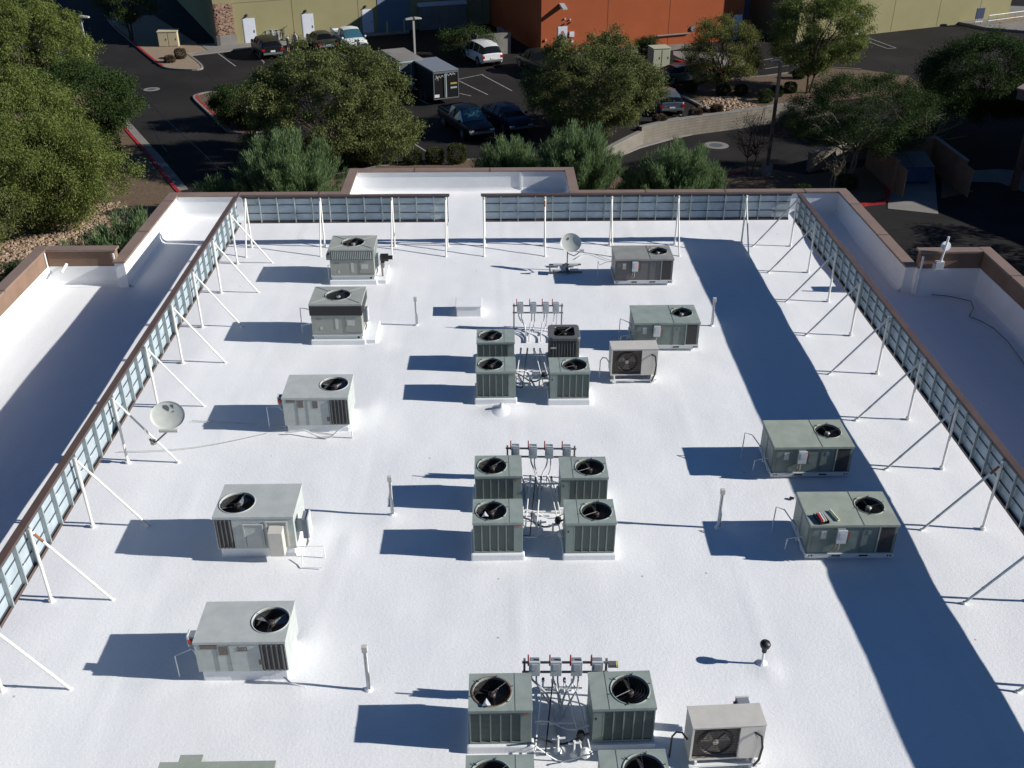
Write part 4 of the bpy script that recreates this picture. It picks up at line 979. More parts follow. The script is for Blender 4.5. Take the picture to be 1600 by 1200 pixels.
# lower drive
slab('drive_walk', [g(940,262,GL), g(962,248,GL), g(1000,232,GL), g(1050,218,GL), g(1120,203,GL), g(1180,193,GL), g(1240,182,GL), g(1330,168,GL)] + [g(1330,163,GL), g(1240,174,GL), g(1150,187,GL), g(1040,205,GL), g(985,219,GL), g(950,238,GL)], GL+.10, M_CONC, .3)
slab('lower_planting_bed', [(9.2,39.9),(9.2,46),g(1120,272,GL),g(1165,262,GL),g(1200,266,GL),g(1262,275,GL),g(1350,262,GL),g(1375,245,GL),g(1384,300,GL),g(1384,311,GL),g(1345,322,GL),g(1300,335,GL),(13.7,39.9)], GL+.08, M_DIRT, .3)
strip('red_drive_kerb', [g(1384,275,GL),g(1386,312,GL),g(1380,318,GL),g(1345,322,GL),g(1300,331,GL)], .22, .15, GL+.002, M_REDCURB)
strip('red_bed_kerb', [g(1130,277,GL),g(1145,274,GL),g(1165,271,GL)], .2, .14, GL+.002, M_REDCURB)
slab('dumpster_pad', [g(1387,334.5-8,GL), g(1466,335,GL), g(1464,318,GL), g(1460,262,GL), g(1395,262,GL), g(1388,306,GL)], GL+.03, M_CONC, .3)
slab('entry_ramp', [g(1470,283,GL), g(1560,285,GL), g(1600,300,GL), g(1640,270,GL), g(1560,265,GL), g(1490,268,GL)], GL+.025, M_CONC, .3)
slab('shaded_bed', [g(1480,275,GL),g(1520,300,GL),g(1470,310,GL),g(1472,270,GL)], GL+.05, M_DIRT, .3)
# parking lines
for i, (a, b) in enumerate([((341,83.5),(368,103.5)),((397,80),(413,98)),((445,87),(456,93)),((710,123),(762,148)),((736,150),(718,146)),((670,163),(655,155)),((751,116),(800,142)),((716,124),(755,116)),((640,220),(668,238)),((1190,94),(1225,89)),((1195,107.5),(1256,99)),((1058,176),(1066,181)),((1342,60),(1387,76)),((1342,60),(1356,59)),((1356,59),(1400,75)),((1387,76),(1401,75)),((815,182),(836,187)),((520,80),(575,100)),((570,73),(590,83)),((560,120),(600,146))]):
    strip('parking_line', [g(*a), g(*b)], .11, .003, G+.005, M_LINE)
for i, L_ in enumerate([[(217,140),(245,172),(276,202),(310,233),(340,262)],[(322,112),(334,127)],[(560,138),(640,165),(690,160),(712,178),(740,195)],[(650,150),(700,158),(760,162),(830,160)],[(238,195),(250,222),(262,238)],[(1260,80),(1330,95),(1400,92),(1470,80)]]):
    strip('asphalt_crack', bez([g(*q) for q in L_]), .07, .002, G+.004, M_BLACK)
for (px, py, z, rr, lb) in ((237,139.5,G,.62,'round manhole cover in a pale collar in the left drive'),(1119,227,GL,.85,'round manhole cover in a wide pale collar in the lower drive')):
    p = at(px,py,z); t = thing('manhole_cover', lb, 'manhole cover', (p.x,p.y,z))
    mb = MB(); mb.lathe([(rr*.55,.006),(rr,.006),(rr,.0)], (0,0), 28); mb.build('concrete_collar', M_CONC, t)
    mb = MB(); mb.cyl((0,0), rr*.54, .0, .012, 24); mb.build('iron_lid', M_STEELD, t)
# ================================================================== BUILDINGS BEHIND
WU = Vector((math.cos(rad(23.2)), math.sin(rad(23.2)), 0)); WV = Vector((-WU.y, WU.x, 0))
def frame_of(p, ang): return Matrix.Translation((p[0],p[1],G)) @ Matrix.Rotation(rad(ang), 4, 'Z')
def door(t, x, w_=1.0, h=2.13, m=None, handle=True, name='door', y=0):
    mb = MB(); mb.box(x-.03, x+w_+.03, y-.03, y-.004, 0.06, h+.06+.05); d = mb.build(name, m or M_DOORW, t)
    mb = MB(); mb.box(x+.02, x+w_-.02, y-.045, y-.032, .08, h+.04); mb.build('door_leaf', m or M_DOORW, d)
    if handle:
        mb = MB(); mb.box(x+w_-.16, x+w_-.08, y-.08, y-.046, .98, 1.2); mb.build('door_handle', M_STEELD, d)
    return d
def wall_lamp(t, x, z, s=.14, y=0):
    mb = MB(); mb.box(x-s, x+s, y-.26, y-.004, z, z+.07); mb.box(x-s*.8, x+s*.8, y-.14, y-.004, z+.07, z+.2); mb.build('wall_lamp', M_STEELD, t, bevel=.01)
# olive building, left
A0 = g(345,72.5); HL = 9.3; t = thing('olive_building', 'olive stucco building with a stone pillar at its left corner', 'building', (A0[0],A0[1],G), rad(23.2)); LW = 31.4
mb = MB(); mb.box(-.0, LW, 0, 30, -.4, HL); mb.build('wall', M_OLIVE, t)
mb = MB(); mb.box(-.15, LW, -.15, .3, HL+.003, HL+.35); mb.build('cornice', M_CAP, t)
mb = MB(); mb.box(.0, LW-.1, -.012, -.003, 3.62, 3.66)
for x in (6.9, 13.2, 19.6, 26): mb.box(x-.02, x+.02, -.012, -.003, .1, 9.2)
mb.build('wall_joint', M_JOINT, t)
M_STONE = mat('stacked_stone', (.17,.10,.065), .95, scale=5, col2=(.42,.29,.21), bump=1.0, bscale=7, detail=2, stretch=(.7,.7,1.9), spec=.08)
mb = MB(); mb.box(-.25, 1.45, -.22, 0-.004, 1.0, 3.7); rs = random.Random(3)
for i in range(90):
    x = rs.uniform(-.2,1.3); z = rs.uniform(1.02,3.55); mb.box(x, x+rs.uniform(.12,.28), -.22-rs.uniform(.02,.07), -.215, z, z+rs.uniform(.06,.14))
mb.box(-.25,-.004,-.22,1.2,1.0,3.7); mb.build('stone_pillar', M_STONE, t)
mb = MB(); mb.box(-.32, 1.52, -.28, -.004, 0, .997); mb.box(-.32,-.005,-.28,1.3,0,.997); mb.build('pillar_base', M_CONC, t)
mb = MB(); mb.box(-.25,1.45,-.2,-.004,3.703,4.6); mb.build('pillar_cap', M_OLIVE, t)
def wx(px, py=65):   # distance along the olive wall of a pixel on its base line
    best = None
    lo, hi = -5, 45
    for k in range(50):
        m_ = (lo+hi)/2; q = Vector((A0[0],A0[1],G)) + WU*m_; c = ROT.transposed() @ (q - CAMP)
        if 800+F_PX*c.x/-c.z < px: lo = m_
        else: hi = m_
    return lo
for px in (384, 475): door(t, wx(px), 1.05, 2.15); wall_lamp(t, wx(px)+.45, 2.45, .08)
door(t, wx(568), 1.05, 2.15); wall_lamp(t, wx(568)+.4, 2.45, .08)
mb = MB(); mb.box(wx(592), wx(592)+3.2, -.05, -.004, .05, 3.2); mb.build('roll_door', M_DOORB, t)
mb = MB(); mb.cyl((0,0), .1, 0, .05, 12, M=Matrix.Translation((wx(491),-.004,1.75))@Matrix.Rotation(math.pi/2,4,'X')); mb.build('wall_vent', M_DOORW, t)
for x in (wx(600), wx(626)):
    mb = MB(); mb.cyl((x,-1.2), .09, 0, 1.2, 10); mb.build('bollard', mat('yellowed_bollard', (.42,.36,.16), .6), t)
# orange building, middle
OB = g(845,85); OE = g(1157,62); oa = math.degrees(math.atan2(OE[1]-OB[1], OE[0]-OB[0])); OW = math.hypot(OE[0]-OB[0], OE[1]-OB[1]); HO = 8.3
t = thing('orange_building', 'rust orange stucco building projecting between the two olive ones', 'building', (OB[0],OB[1],G), rad(oa))
mb = MB(); mb.box(0, OW, 0, 34, -.4, HO); mb.build('wall', M_ORNG, t)
mb = MB(); mb.box(OW+.003, OW+9, 4.5, 34, -.4, HO-.006); mb.build('recessed_wall', M_ORNG, t)
mb = MB(); mb.box(-.15, OW+.15, -.15, .3, HO+.003, HO+.3); mb.box(-.15,.3,.31,34,HO+.003,HO+.3); mb.build('cornice', M_CAP, t)
mb = MB()
for x in (6.3, 12.4, OW-1.6): mb.box(x-.02, x+.02, -.012, -.003, .1, 8.2)
mb.build('wall_joint', M_JOINTO, t)
def ox(px):
    lo, hi = -5, 45; U = Vector((math.cos(rad(oa)), math.sin(rad(oa)), 0))
    for k in range(50):
        m_ = (lo+hi)/2; q = Vector((OB[0],OB[1],G)) + U*m_; c = ROT.transposed() @ (q - CAMP)
        if 800+F_PX*c.x/-c.z < px: lo = m_
        else: hi = m_
    return lo
mb = MB(); x = ox(872); mb.add([(x-.0,-.9,3.9),(x+.45,-.9,3.9),(x+.45,-.004,4.2),(x,-.004,4.2),(x,-.9,3.8),(x+.45,-.9,3.8),(x+.45,-.004,3.9),(x,-.004,3.9)], [(0,1,2,3),(4,7,6,5),(0,4,5,1),(0,3,7,4),(1,5,6,2)]); mb.build('flood_lamp', M_STUD, t)
d = door(t, ox(871), .85, 2.15)
mb = MB(); mb.lathe([(.001,-.052),(.16,-.052),(.16,-.047)], (0,0), 14, M=Matrix.Translation((ox(871)+.42,0,1.75))@Matrix.Rotation(0,4,'X')@Matrix(((1,0,0,0),(0,0,1,0),(0,1,0,0),(0,0,0,1)))); mb.build('red_mark', mat('faded_red', (.5,.12,.12), .6), d)
mb = MB()
for k in range(14):
    rs = random.Random(k); xx = ox(871)+.1+rs.random()*.6; zz = .15+rs.random()*1.0; mb.tube([(xx,-.055,zz),(xx+rs.uniform(-.15,.15),-.055,zz+rs.uniform(.05,.25)),(xx+rs.uniform(-.2,.2),-.055,zz+rs.uniform(-.1,.2))], .018, 4)
mb.build('painted_scrawl', M_STUD, d)
for (px, z, s_, m_) in ((892,1.55,.22,M_DOORW),(893,.95,.10,M_DOORW),(852,1.2,.09,mat('pink_box',(.55,.2,.17),.6)),(855,.8,.06,M_BLACK),(881,2.9,.05,M_DOORW),(889,2.8,.05,M_DOORW),(889,2.55,.05,M_BLACK),(880,2.45,.05,M_BLACK)):
    mb = MB(); x = ox(px); mb.box(x-s_, x+s_, -.12, -.004, z-s_, z+s_); mb.build('wall_box', m_, t)
d = door(t, ox(1143), .85, 2.15); wall_lamp(t, ox(1149), 2.45, .08)
mb = MB(); mb.cyl((0,0), .24, 0, .12, 14, M=Matrix.Translation((ox(1080),-.005,1.35))@Matrix.Rotation(math.pi/2,4,'X')); mb.build('round_gauge', M_BOX, t)
mb = MB(); mb.tube([(ox(1024),-.15,.9),(ox(1075),-.15,.95)], .07, 8); mb.build('guard_rail', M_CONC, t)
mb = MB(); mb.box(OW+.9, OW+4.2, 4.45, 4.496, 0, 3.4)
mb.build('roll_door', M_DOORB, t)
mb = MB(); mb.cyl((OW+.4,-.6), .1, 0, 1.9, 10); mb.build('bollard', M_ORNG, t)
# olive building, right
CB = g(1243,66.5); CE = g(1497,38); ca = math.degrees(math.atan2(CE[1]-CB[1], CE[0]-CB[0]))
t = thing('olive_building', 'long plain olive stucco building at the upper right behind the open lot', 'building', (CB[0],CB[1],G), rad(ca))
CL = 27.5
mb = MB(); mb.box(0, CL, 0, 30, -.4, 9.0); mb.box(-.16,-.004,-.1,.3,0,9.0) if False else None; mb.build('wall', M_OLIVE, t)
mb = MB(); mb.box(-.15, CL+.1, -.15, .3, 9.003, 9.4); mb.build('cornice', M_CAP, t)
mb = MB()
for x in (5.8, 11.6, 17.6, 23.2): mb.box(x-.02, x+.02, -.012, -.003, .1, 8.9)
mb.build('wall_joint', M_JOINT, t)
mb = MB(); mb.box(CL-9.5, CL-9.3, -.05, -.004, 2.6, 2.75); mb.build('wall_vent', M_DOORW, t)
def cx_(px):
    lo, hi = -5, 60; U = Vector((math.cos(rad(ca)), math.sin(rad(ca)), 0))
    for k in range(50):
        m_ = (lo+hi)/2; q = Vector((CB[0],CB[1],G)) + U*m_; c = ROT.transposed() @ (q - CAMP)
        if 800+F_PX*c.x/-c.z < px: lo = m_
        else: hi = m_
    return lo
d = door(t, cx_(1332), .95, 2.15); wall_lamp(t, cx_(1338), 2.45, .08)
# raised bank, rail and cart beyond it
slab('far_bank', [g(1497,38), g(1540,47), g(1600,52), g(1760,60), g(1760,20), g(1560,12)], G+.25, M_CONC, .3)
slab('far_bank_dirt', [g(1552,40), g(1600,38), g(1760,42), g(1760,22), g(1570,27)], G+.258, M_DIRT2, .05)
t = thing('guard_railing', 'thin metal railing on the pale bank at the top right corner', 'railing', (*g(1541,45),G+.25))
p0 = Vector((*g(1541,45),0)); mb = MB()
for k in range(7):
    q = Vector((*g(1541+14*k,45-1.9*k),0))-p0; mb.tube([(q.x,q.y,0),(q.x,q.y,1.0)], .025, 6)
mb.build('rail_posts', M_STUD, t)
mb = MB(); q = Vector((*g(1541+84,45-11.4),0))-p0; mb.tube([(0,0,1.0),(q.x,q.y,1.0)], .025, 6); mb.tube([(0,0,.5),(q.x,q.y,.5)], .018, 6); mb.build('rail_bars', M_STUD, t)
p = g(1527,41.5); t = thing('blue_sign_board', 'dark blue board on a white stand at the end of the right olive wall', 'sign', (*p,G), rad(20))
mb = MB(); mb.box(-.5,.5,-.04,.04,.75,1.75); mb.build('board', mat('dark_blue_board', (.02,.035,.09), .5), t, bevel=.01)
mb = MB(); mb.tube([(-.35,.0,0),(-.35,0,.75)],.04,6); mb.tube([(.35,0,0),(.35,0,.75)],.04,6); mb.box(-.5,.5,-.05,.05,.45,.53); mb.build('stand', M_DOORW, t)
# dark neighbour at the right edge
t = thing('shaded_building', 'brown flat roofed building with a pointed porch at the right edge, deep in shade', 'building', (38,57,GL), 0)
o_ = lambda P: [(x-38, y-57) for x, y in P]
bp_ = [(41,48),(37.5,55),(38.5,63),(46,77),(75,77),(75,40),(44,40)]
mb = MB(); mb.prism(o_(bp_), -.2, 6.2); mb.build('wall', M_BROWN, t)
mb = MB(); mb.prism(o_([(40.8,47.8),(37.2,55),(38.2,63.1),(45.8,77.2),(75.2,77.2),(75.2,39.8),(43.8,39.8)]), 6.203, 6.4); mb.build('parapet_cap', M_CAP, t)
mb = MB(); mb.prism(o_([(30.2,57.6),(32.9,53.8),(37.0,54.8),(38.2,62.6),(34.5,62.6)]), 5.45, 6.0); mb.build('porch_roof', M_CAPD, t)
mb = MB(); mb.prism(o_([(30.1,57.6),(32.85,53.7),(37.0,54.7),(38.2,62.7),(34.45,62.7)]), 6.003, 6.08); mb.build('porch_cap', M_CAP, t)
for x, y in ((31.4,57.5),(33.3,54.8),(34.6,61.6)):
    mb = MB(); mb.box(x-38-.18, x-38+.18, y-57-.18, y-57+.18, -.1, 5.2); mb.build('porch_pillar', M_CAPD, t, bevel=.02)
# ================================================================== WALLS AND ENCLOSURES
def blockwall(pts, z0, tops, label, name='retaining_wall', th=.3, m=M_BLOCK, courses=True):
    t = thing(name, label, 'wall', (pts[0][0],pts[0][1],z0))
    o = Vector((pts[0][0],pts[0][1],0)); P = [Vector((q[0],q[1],0))-o for q in pts]
    mb = MB(); n = len(P); vs = []; fs = []
    offs = []
    for i, p in enumerate(P):
        d = (P[min(i+1,n-1)]-P[max(i-1,0)]).normalized(); s_ = Vector((-d.y,d.x,0)); offs.append(s_)
        h = tops[i] if isinstance(tops, list) else tops
        a = p - s_*th/2; b = p + s_*th/2
        vs += [(a.x,a.y,-.2),(b.x,b.y,-.2),(b.x,b.y,h),(a.x,a.y,h)]
    for i in range(n-1):
        a = i*4; b = a+4; fs += [(a,b,b+3,a+3),(a+1,a+2,b+2,b+1),(a+3,b+3,b+2,a+2)]
    fs += [(0,3,2,1),((n-1)*4,(n-1)*4+1,(n-1)*4+2,(n-1)*4+3)]
    mb.add(vs, fs); mb.build('block_face', m, t)
    if courses:
        mb = MB(); H_ = (min(tops) if isinstance(tops, list) else tops); k = 1
        while k*.2 < H_-.05:
            z = k*.2
            for i in range(n-1):
                a = P[i]-offs[i]*(th/2+.005); b = P[i+1]-offs[i+1]*(th/2+.005)
                mb.add([(a.x,a.y,z-.012),(b.x,b.y,z-.012),(b.x,b.y,z+.012),(a.x,a.y,z+.012)], [(0,1,2,3)])
            k += 1
        mb.build('mortar_lines', M_JOINT, t)
    mb = MB(); vs = []; fs = []
    for i, p in enumerate(P):
        h = (tops[i] if isinstance(tops, list) else tops) + .003
        for s2, zz in ((-1,0),(1,0),(1,.07),(-1,.07)):
            q = p + offs[i]*s2*(th/2+.03); vs.append((q.x,q.y,h+zz))
    for i in range(n-1):
        a = i*4; b = a+4; fs += [(a,b,b+3,a+3),(a+1,a+2,b+2,b+1),(a+3,b+3,b+2,a+2)]
    fs += [(0,3,2,1),((n-1)*4,(n-1)*4+1,(n-1)*4+2,(n-1)*4+3)]
    mb.add(vs, fs); mb.build('coping', M_CONC, t)
    return t
rw = [(p[0]-.02, p[1]-.22) for p in bez(RWg[1:8],2)]
blockwall(rw, GL, 1.22, 'long curved block retaining wall above the lower drive')
rw2 = [(RWg[1][0]+.1,RWg[1][1]-.16),(RWg[0][0]-.3,RWg[0][1]-.8),(RWg[0][0]-1.6,RWg[0][1]-3.0)]
blockwall(bez(rw2,2), GL, .95, 'lower stub of block wall stepping down at the left end of the curved wall')
fw = [g(1217,277,GL), g(1262,268,GL), g(1320,254,GL), g(1375,240,GL), g(1400,232,GL)]
blockwall(fw[1:], GL, 1.15, 'pale block wall with tree shadows beside the lower drive', 'block_wall')
# dumpster enclosure
q = g(1382,318-8,GL); t = thing('dumpster_enclosure', 'three sided dark walled dumpster enclosure behind the concrete pad', 'enclosure', (q[0]+.9,q[1]+1.0,GL))
EW = 3.9
mb = MB(); mb.box(-.2,0,0,4.6,-.1,1.9); mb.box(EW,EW+.2,0,4.6,-.1,1.9); mb.box(-.2,EW+.2,4.603,4.8,-.1,1.9); mb.build('enclosure_wall', M_BROWN, t)
mb = MB(); mb.box(-.24,.04,-.04,4.6,1.903,1.98); mb.box(EW-.04,EW+.24,-.04,4.6,1.903,1.98); mb.box(-.24,EW+.24,4.604,4.84,1.903,1.98); mb.build('coping', M_CAP, t)
for s_ in (0,1):
    mb = MB(); x = (.02, EW-.02)[s_]; mb.box(x-.03, x+.03, -1.3, -.03, .15, 1.8); mb.build('gate_leaf', M_BROWN, t)
q2 = (q[0]+1.0, q[1]+2.4); t = thing('dumpster', 'blue dumpster with two ribbed grey lids inside the enclosure', 'dumpster', (q2[0],q2[1],GL))
mb = MB(); mb.add([(0,0,.15),(2.6,0,.15),(2.6,1.5,.15),(0,1.5,.15),(-.05,-.15,1.15),(2.65,-.15,1.15),(2.65,1.6,1.55),(-.05,1.6,1.55)], [(0,3,2,1),(0,1,5,4),(1,2,6,5),(2,3,7,6),(3,0,4,7)]); mb.build('bin_body', mat('blue_bin_paint', (.03,.07,.16), .5, var=.2), t)
for x0 in (-.03, 1.32):
    mb = MB(); mb.add([(x0,-.17,1.17),(x0+1.3,-.17,1.17),(x0+1.3,1.6,1.58),(x0,1.6,1.58)], [(0,1,2,3)])
    for k in range(9):
        xx = x0+.1+1.12*k/8; mb.tube([(xx,-.15,1.19),(xx,1.58,1.60)], .025, 5)
    mb.build('lid', mat('ribbed_lid', (.15,.14,.14), .6), t)
# dumpster yard in the shade between olive and orange buildings
q = g(657,48); t = thing('trash_enclosure', 'grey walled trash enclosure in the shade behind the double lamp', 'enclosure', (q[0],q[1],G), rad(20))
mb = MB(); mb.box(0,4.8,0,.2,0,2.2); mb.box(0,.2,.203,3,0,2.2); mb.box(4.6,4.8,.203,3,0,2.2); mb.build('enclosure_wall', M_CONCD, t)
mb = MB(); mb.box(-.05,4.85,-.05,3.0,2.203,2.5); mb.build('flat_roof', M_DOORW, t, bevel=.02)
q = g(745,88); t = thing('trash_enclosure', 'grey walled yard with dark shrubs over it, behind the white sport utility car', 'enclosure', (q[0],q[1],G), rad(20))
mb = MB(); mb.box(0,3.2,0,.2,0,1.8); mb.box(0,.2,.203,3,0,1.8); mb.box(3.0,3.2,.203,3,0,1.8); mb.build('enclosure_wall', M_CONCD, t)
# ================================================================== UTILITY BOXES
M_BEIGE = mat('beige_box_paint', (.50,.43,.27), .6, var=.05, scale=3)
def cabinet_box(name, label, px, py, w_, d_, h, rz, m, doors=2, lid=True):
    q = g(px,py); t = thing(name, label, 'utility box', (q[0],q[1],G+.1), rad(rz))
    mb = MB(); mb.box(0,w_,0,d_,-.1,h); mb.build('cabinet', m, t, bevel=.03)
    mb = MB(); mb.box(-.04,w_+.04,-.05,d_+.04,h+.003,h+.08); mb.build('lid', m, t, bevel=.02)
    for k in range(doors):
        mb = MB(); a = w_*k/doors+.04; b = w_*(k+1)/doors-.04; mb.box(a,b,-.03,-.004,.06,h-.08); dd = mb.build('cabinet_door', m, t, bevel=.008)
        mb = MB(); mb.box(b-.15,b-.10,-.05,-.032,h*.45,h*.58); mb.build('latch', M_STEELD, dd)
cabinet_box('utility_cabinet','beige two door utility cabinet on the gravel island',249,75,1.75,1.2,1.25,6,M_BEIGE)
cabinet_box('transformer_box','pale green transformer box beside the orange building',1019,108,1.5,1.3,1.5,12,mat('pale_green_box',(.40,.40,.29),.6,var=.05,scale=2))
cabinet_box('brick_enclosure','orange box against the orange building wall',950,72,1.6,1.2,1.5,oa,mat('orange_box',(.42,.17,.07),.7,var=.15,scale=2))
q = g(408+0,70); t = thing('scooter_rack', 'stack of small carts leaning at the olive wall between the two white doors', 'carts', (*g(418,66.5),G+.11), rad(23))
for k in range(3):
    mb = MB(); x = k*.55; mb.tube([(x,0,.1),(x,0,.95),(x+.5,0,1.0),(x+.5,0,.1)], .03, 6); mb.tube([(x,-.35,.1),(x,-.35,.8),(x+.5,-.35,.85),(x+.5,-.35,.1)], .03, 6); mb.tube([(x,0,.6),(x+.5,-.35,.6)], .025, 6); mb.tube([(x,0,.95),(x,-.35,.8)], .025,6); mb.build('cart_frame', (M_STUD,M_DOORW,M_CONC)[k], t)
mb = MB(); mb.lathe([(0,-.18),(.15,-.12),(.19,0),(.15,.12),(0,.18)], (1.75,-.3), 12, M=Matrix.Translation((0,0,.2))); mb.build('white_bundle', M_DOORW, t, smooth=True)
mb = MB(); mb.tube([(1.5,-.1,.4),(1.7,-.1,1.1),(2.0,-.1,1.25)], .03, 6); mb.build('handle_bar', M_STEELD, t)
# lamp posts
def lamp(px, py, h, label, z, heads, m, rz=0, w_=.09, base=True):
    q = at(px,py,z); t = thing('street_lamp', label, 'street lamp', (q.x,q.y,z), rz, 'parking lot lamp posts')
    mb = MB(); mb.box(-w_/2*1.4,w_/2*1.4,-w_/2*1.4,w_/2*1.4,.6 if base else 0,h); mb.build('pole', m, t)
    if base: mb = MB(); mb.cyl((0,0), .33, -.1, .75, 18); mb.build('concrete_base', M_CONC, t, bevel=.02)
    for s_ in heads:
        mb = MB(); mb.add([(s_*.08,-.2,h-.05),(s_*.72,-.18,h-.06),(s_*.72,.18,h-.06),(s_*.08,.2,h-.05),(s_*.08,-.2,h+.12),(s_*.66,-.16,h+.04),(s_*.66,.16,h+.04),(s_*.08,.2,h+.12)], [(0,3,2,1),(4,5,6,7),(0,1,5,4),(1,2,6,5),(2,3,7,6),(3,0,4,7)]); mb.build('lamp_head', m, t, bevel=.015)
M_LAMPG = mat('grey_lamp_paint', (.35,.33,.30), .5); M_LAMPD = mat('dark_lamp_paint', (.06,.05,.045), .5)
lamp(147,135,5.2,'grey lamp post with one head beside the left willow trees',G,(1,),M_LAMPG,0,.11)
lamp(649,100,3.7,'grey lamp post with two heads behind the black trailer',G,(1,-1),M_LAMPG,rad(20),.11,False)
lamp(1197,275,7.0,'dark lamp post on a round concrete base by the lower drive',GL,(-1,),M_LAMPD,0,.13)
# ================================================================== VEHICLES
def paint(name, col, rough=.38, metal=0.0):
    m = mat(name, col, rough, metal, var=.06, scale=2.0); m.node_tree.nodes['Principled BSDF'].inputs['Coat Weight'].default_value = .08; m.node_tree.nodes['Principled BSDF'].inputs['Specular IOR Level'].default_value = .22; m.node_tree.nodes['Principled BSDF'].inputs['Specular IOR Level'].default_value = .22; return m
M_GLASS = mat('car_glass', (.004,.005,.007), .25, spec=.2); M_GLASSB = mat('sky_lit_glass', (.03,.09,.12), .08, spec=.8)
M_TYRE = mat('tyre', (.012,.012,.012), .85); M_RIM = mat('rim', (.30,.30,.31), .35, metal=.6); M_CHROME = mat('chrome', (.6,.6,.6), .15, metal=1.0)
M_TAIL = mat('tail_light', (.30,.01,.01), .3); M_HEAD = mat('head_light', (.6,.6,.58), .2); M_PLATE = mat('number_plate', (.6,.6,.58), .5)
def car(label, cat, name, loc, heading, st, W, paint_m, glass_m=M_GLASS, wheels=(.85,3.6), wr=.34, roof_m=None, rim_m=None, extras=None, group='vehicles parked behind the building'):
    """st: stations (x, half width, z bottom, z belt, z roof or None, half width at roof); x runs from the tail (0) to the nose"""
    t = thing(name, label, cat, loc, heading, group); Lc = st[-1][0]
    rows = 8; vs = []
    for (x, hw, zb, zs, zr, hr) in st:
        prof = [(hw*.90, zb), (hw, zb+.10), (hw, (zb+zs)*.5+.03), (hw*.985, zs-.06), (hw*.95, zs)]
        if zr is None: prof += [(hw*.88, zs+.015), (hw*.55, zs+.04), (0, zs+.05)]
        else: prof += [(hr, zr-.05), (hr*.7, zr), (0, zr+.02)]
        for s_ in (1,-1): vs += [(x-Lc/2, s_*y, z) for y, z in prof]
    S = rows*2; body = []; glass = []; n = len(st)
    for i in range(n-1):
        for s_ in (0,1):
            for r in range(rows-1):
                a = i*S+s_*rows+r; b = a+S; f = (a, b, b+1, a+1) if s_ else (a, a+1, b+1, b)
                z0, z1 = st[i][4], st[i+1][4]
                isg = False
                if z0 is not None and z1 is not None and r == 4: isg = True
                if (z0 is None) != (z1 is None) and r >= 4: isg = True
                (glass if isg else body).append(f)
    for i, rev in ((0,False),(n-1,True)):
        f = [i*S+r for r in range(rows)] + [i*S+rows+r for r in range(rows-1,-1,-1)]; body.append(tuple(f[::-1] if rev else f))
    mb = MB(); mb.add(vs, body); b = mb.build('body', paint_m, t, smooth=False)
    for p_ in b.data.polygons: p_.use_smooth = len(p_.vertices) == 4
    b.data.set_sharp_from_angle(angle=rad(38)) if hasattr(b.data,'set_sharp_from_angle') else None
    mb = MB(); mb.add(vs, glass); mb.build('windows', glass_m, t)
    for (x, hw, zb, zs, zr, hr) in st:
        pass
    # pillars
    ki = [i for i in range(n) if st[i][4] is not None]
    for i in ki[1:-1]:
        x, hw, zb, zs, zr, hr = st[i]
        mb = MB()
        for s_ in (1,-1): mb.tube([(x-Lc/2, s_*(hw*.95+.006), zs), (x-Lc/2, s_*(hr+.006), zr-.05)], .035, 5)
        mb.build('pillar', paint_m, t)
    for x in wheels:
        for s_ in (1,-1):
            Mw = Matrix.Translation((x-Lc/2, s_*(W/2-.10), wr)) @ Matrix.Rotation(math.pi/2, 4, 'X')
            mb = MB(); mb.cyl((0,0), wr*1.16, -.115, .115, 22, M=Mw); mb.build('wheel_arch', M_BLACK, t)
            mb = MB(); mb.lathe([(wr*.6,-.125),(wr*.96,-.122),(wr,-.08),(wr,.08),(wr*.96,.122),(wr*.6,.125)], (0,0), 22, M=Mw); w0 = mb.build('wheel', M_TYRE, t)
            mb = MB()
            for e in (-.127,.127): mb.add([(wr*.6*math.cos(2*math.pi*k/12), wr*.6*math.sin(2*math.pi*k/12), e) for k in range(12)], [tuple(range(12)) if e>0 else tuple(range(11,-1,-1))], M=Mw)
            mb.build('rim', rim_m or M_RIM, w0)
    x0 = -Lc/2; x1 = Lc/2; zb = st[0][3]; zf = st[-1][3]
    for s_ in (1,-1):
        mb = MB(); mb.box(x0-.015, x0+.10, s_*W/2*.86-.13, s_*W/2*.86+.10 if s_>0 else s_*W/2*.86+.13, zb-.28, zb-.08); mb.build('tail_light', M_TAIL, t)
        mb = MB(); mb.box(x1-.12, x1+.015, s_*W/2*.74-.16, s_*W/2*.74+.16, zf-.20, zf-.05); mb.build('headlight', M_HEAD, t)
        mb = MB(); mb.box(st[len(st)*2//3][0]-Lc/2-.1, st[len(st)*2//3][0]-Lc/2+.08, s_*(W/2+.0), s_*(W/2+.16), st[3][3]-.02, st[3][3]+.14); mb.build('wing_mirror', paint_m, t, bevel=.02)
    mb = MB(); mb.box(x0-.03, x0-.012, -.20, .20, zb-.36, zb-.22); mb.build('number_plate', M_PLATE, t)
    mb = MB(); mb.box(x0-.05, x0-.008, -W/2*.88, W/2*.88, st[0][2]+.03, st[0][2]+.2); mb.box(x1+.008, x1+.05, -W/2*.88, W/2*.88, st[-1][2]+.03, st[-1][2]+.2); mb.build('bumper', (extras or {}).get('bumper', M_STEELD), t, bevel=.02)
    return t, Lc
PH = rad(114)   # nose pointing away from our building
SUV = [(0,.84,.42,1.02,None,0),(.06,.92,.34,1.08,None,0),(.22,.96,.30,1.10,1.66,.66),(.9,.98,.28,1.10,1.78,.72),(2.0,.99,.27,1.08,1.80,.74),(2.9,.985,.27,1.06,1.76,.72),(3.3,.98,.27,1.05,1.66,.68),(3.85,.975,.28,1.03,None,0),(4.5,.94,.30,.96,None,0),(4.85,.84,.36,.80,None,0)]
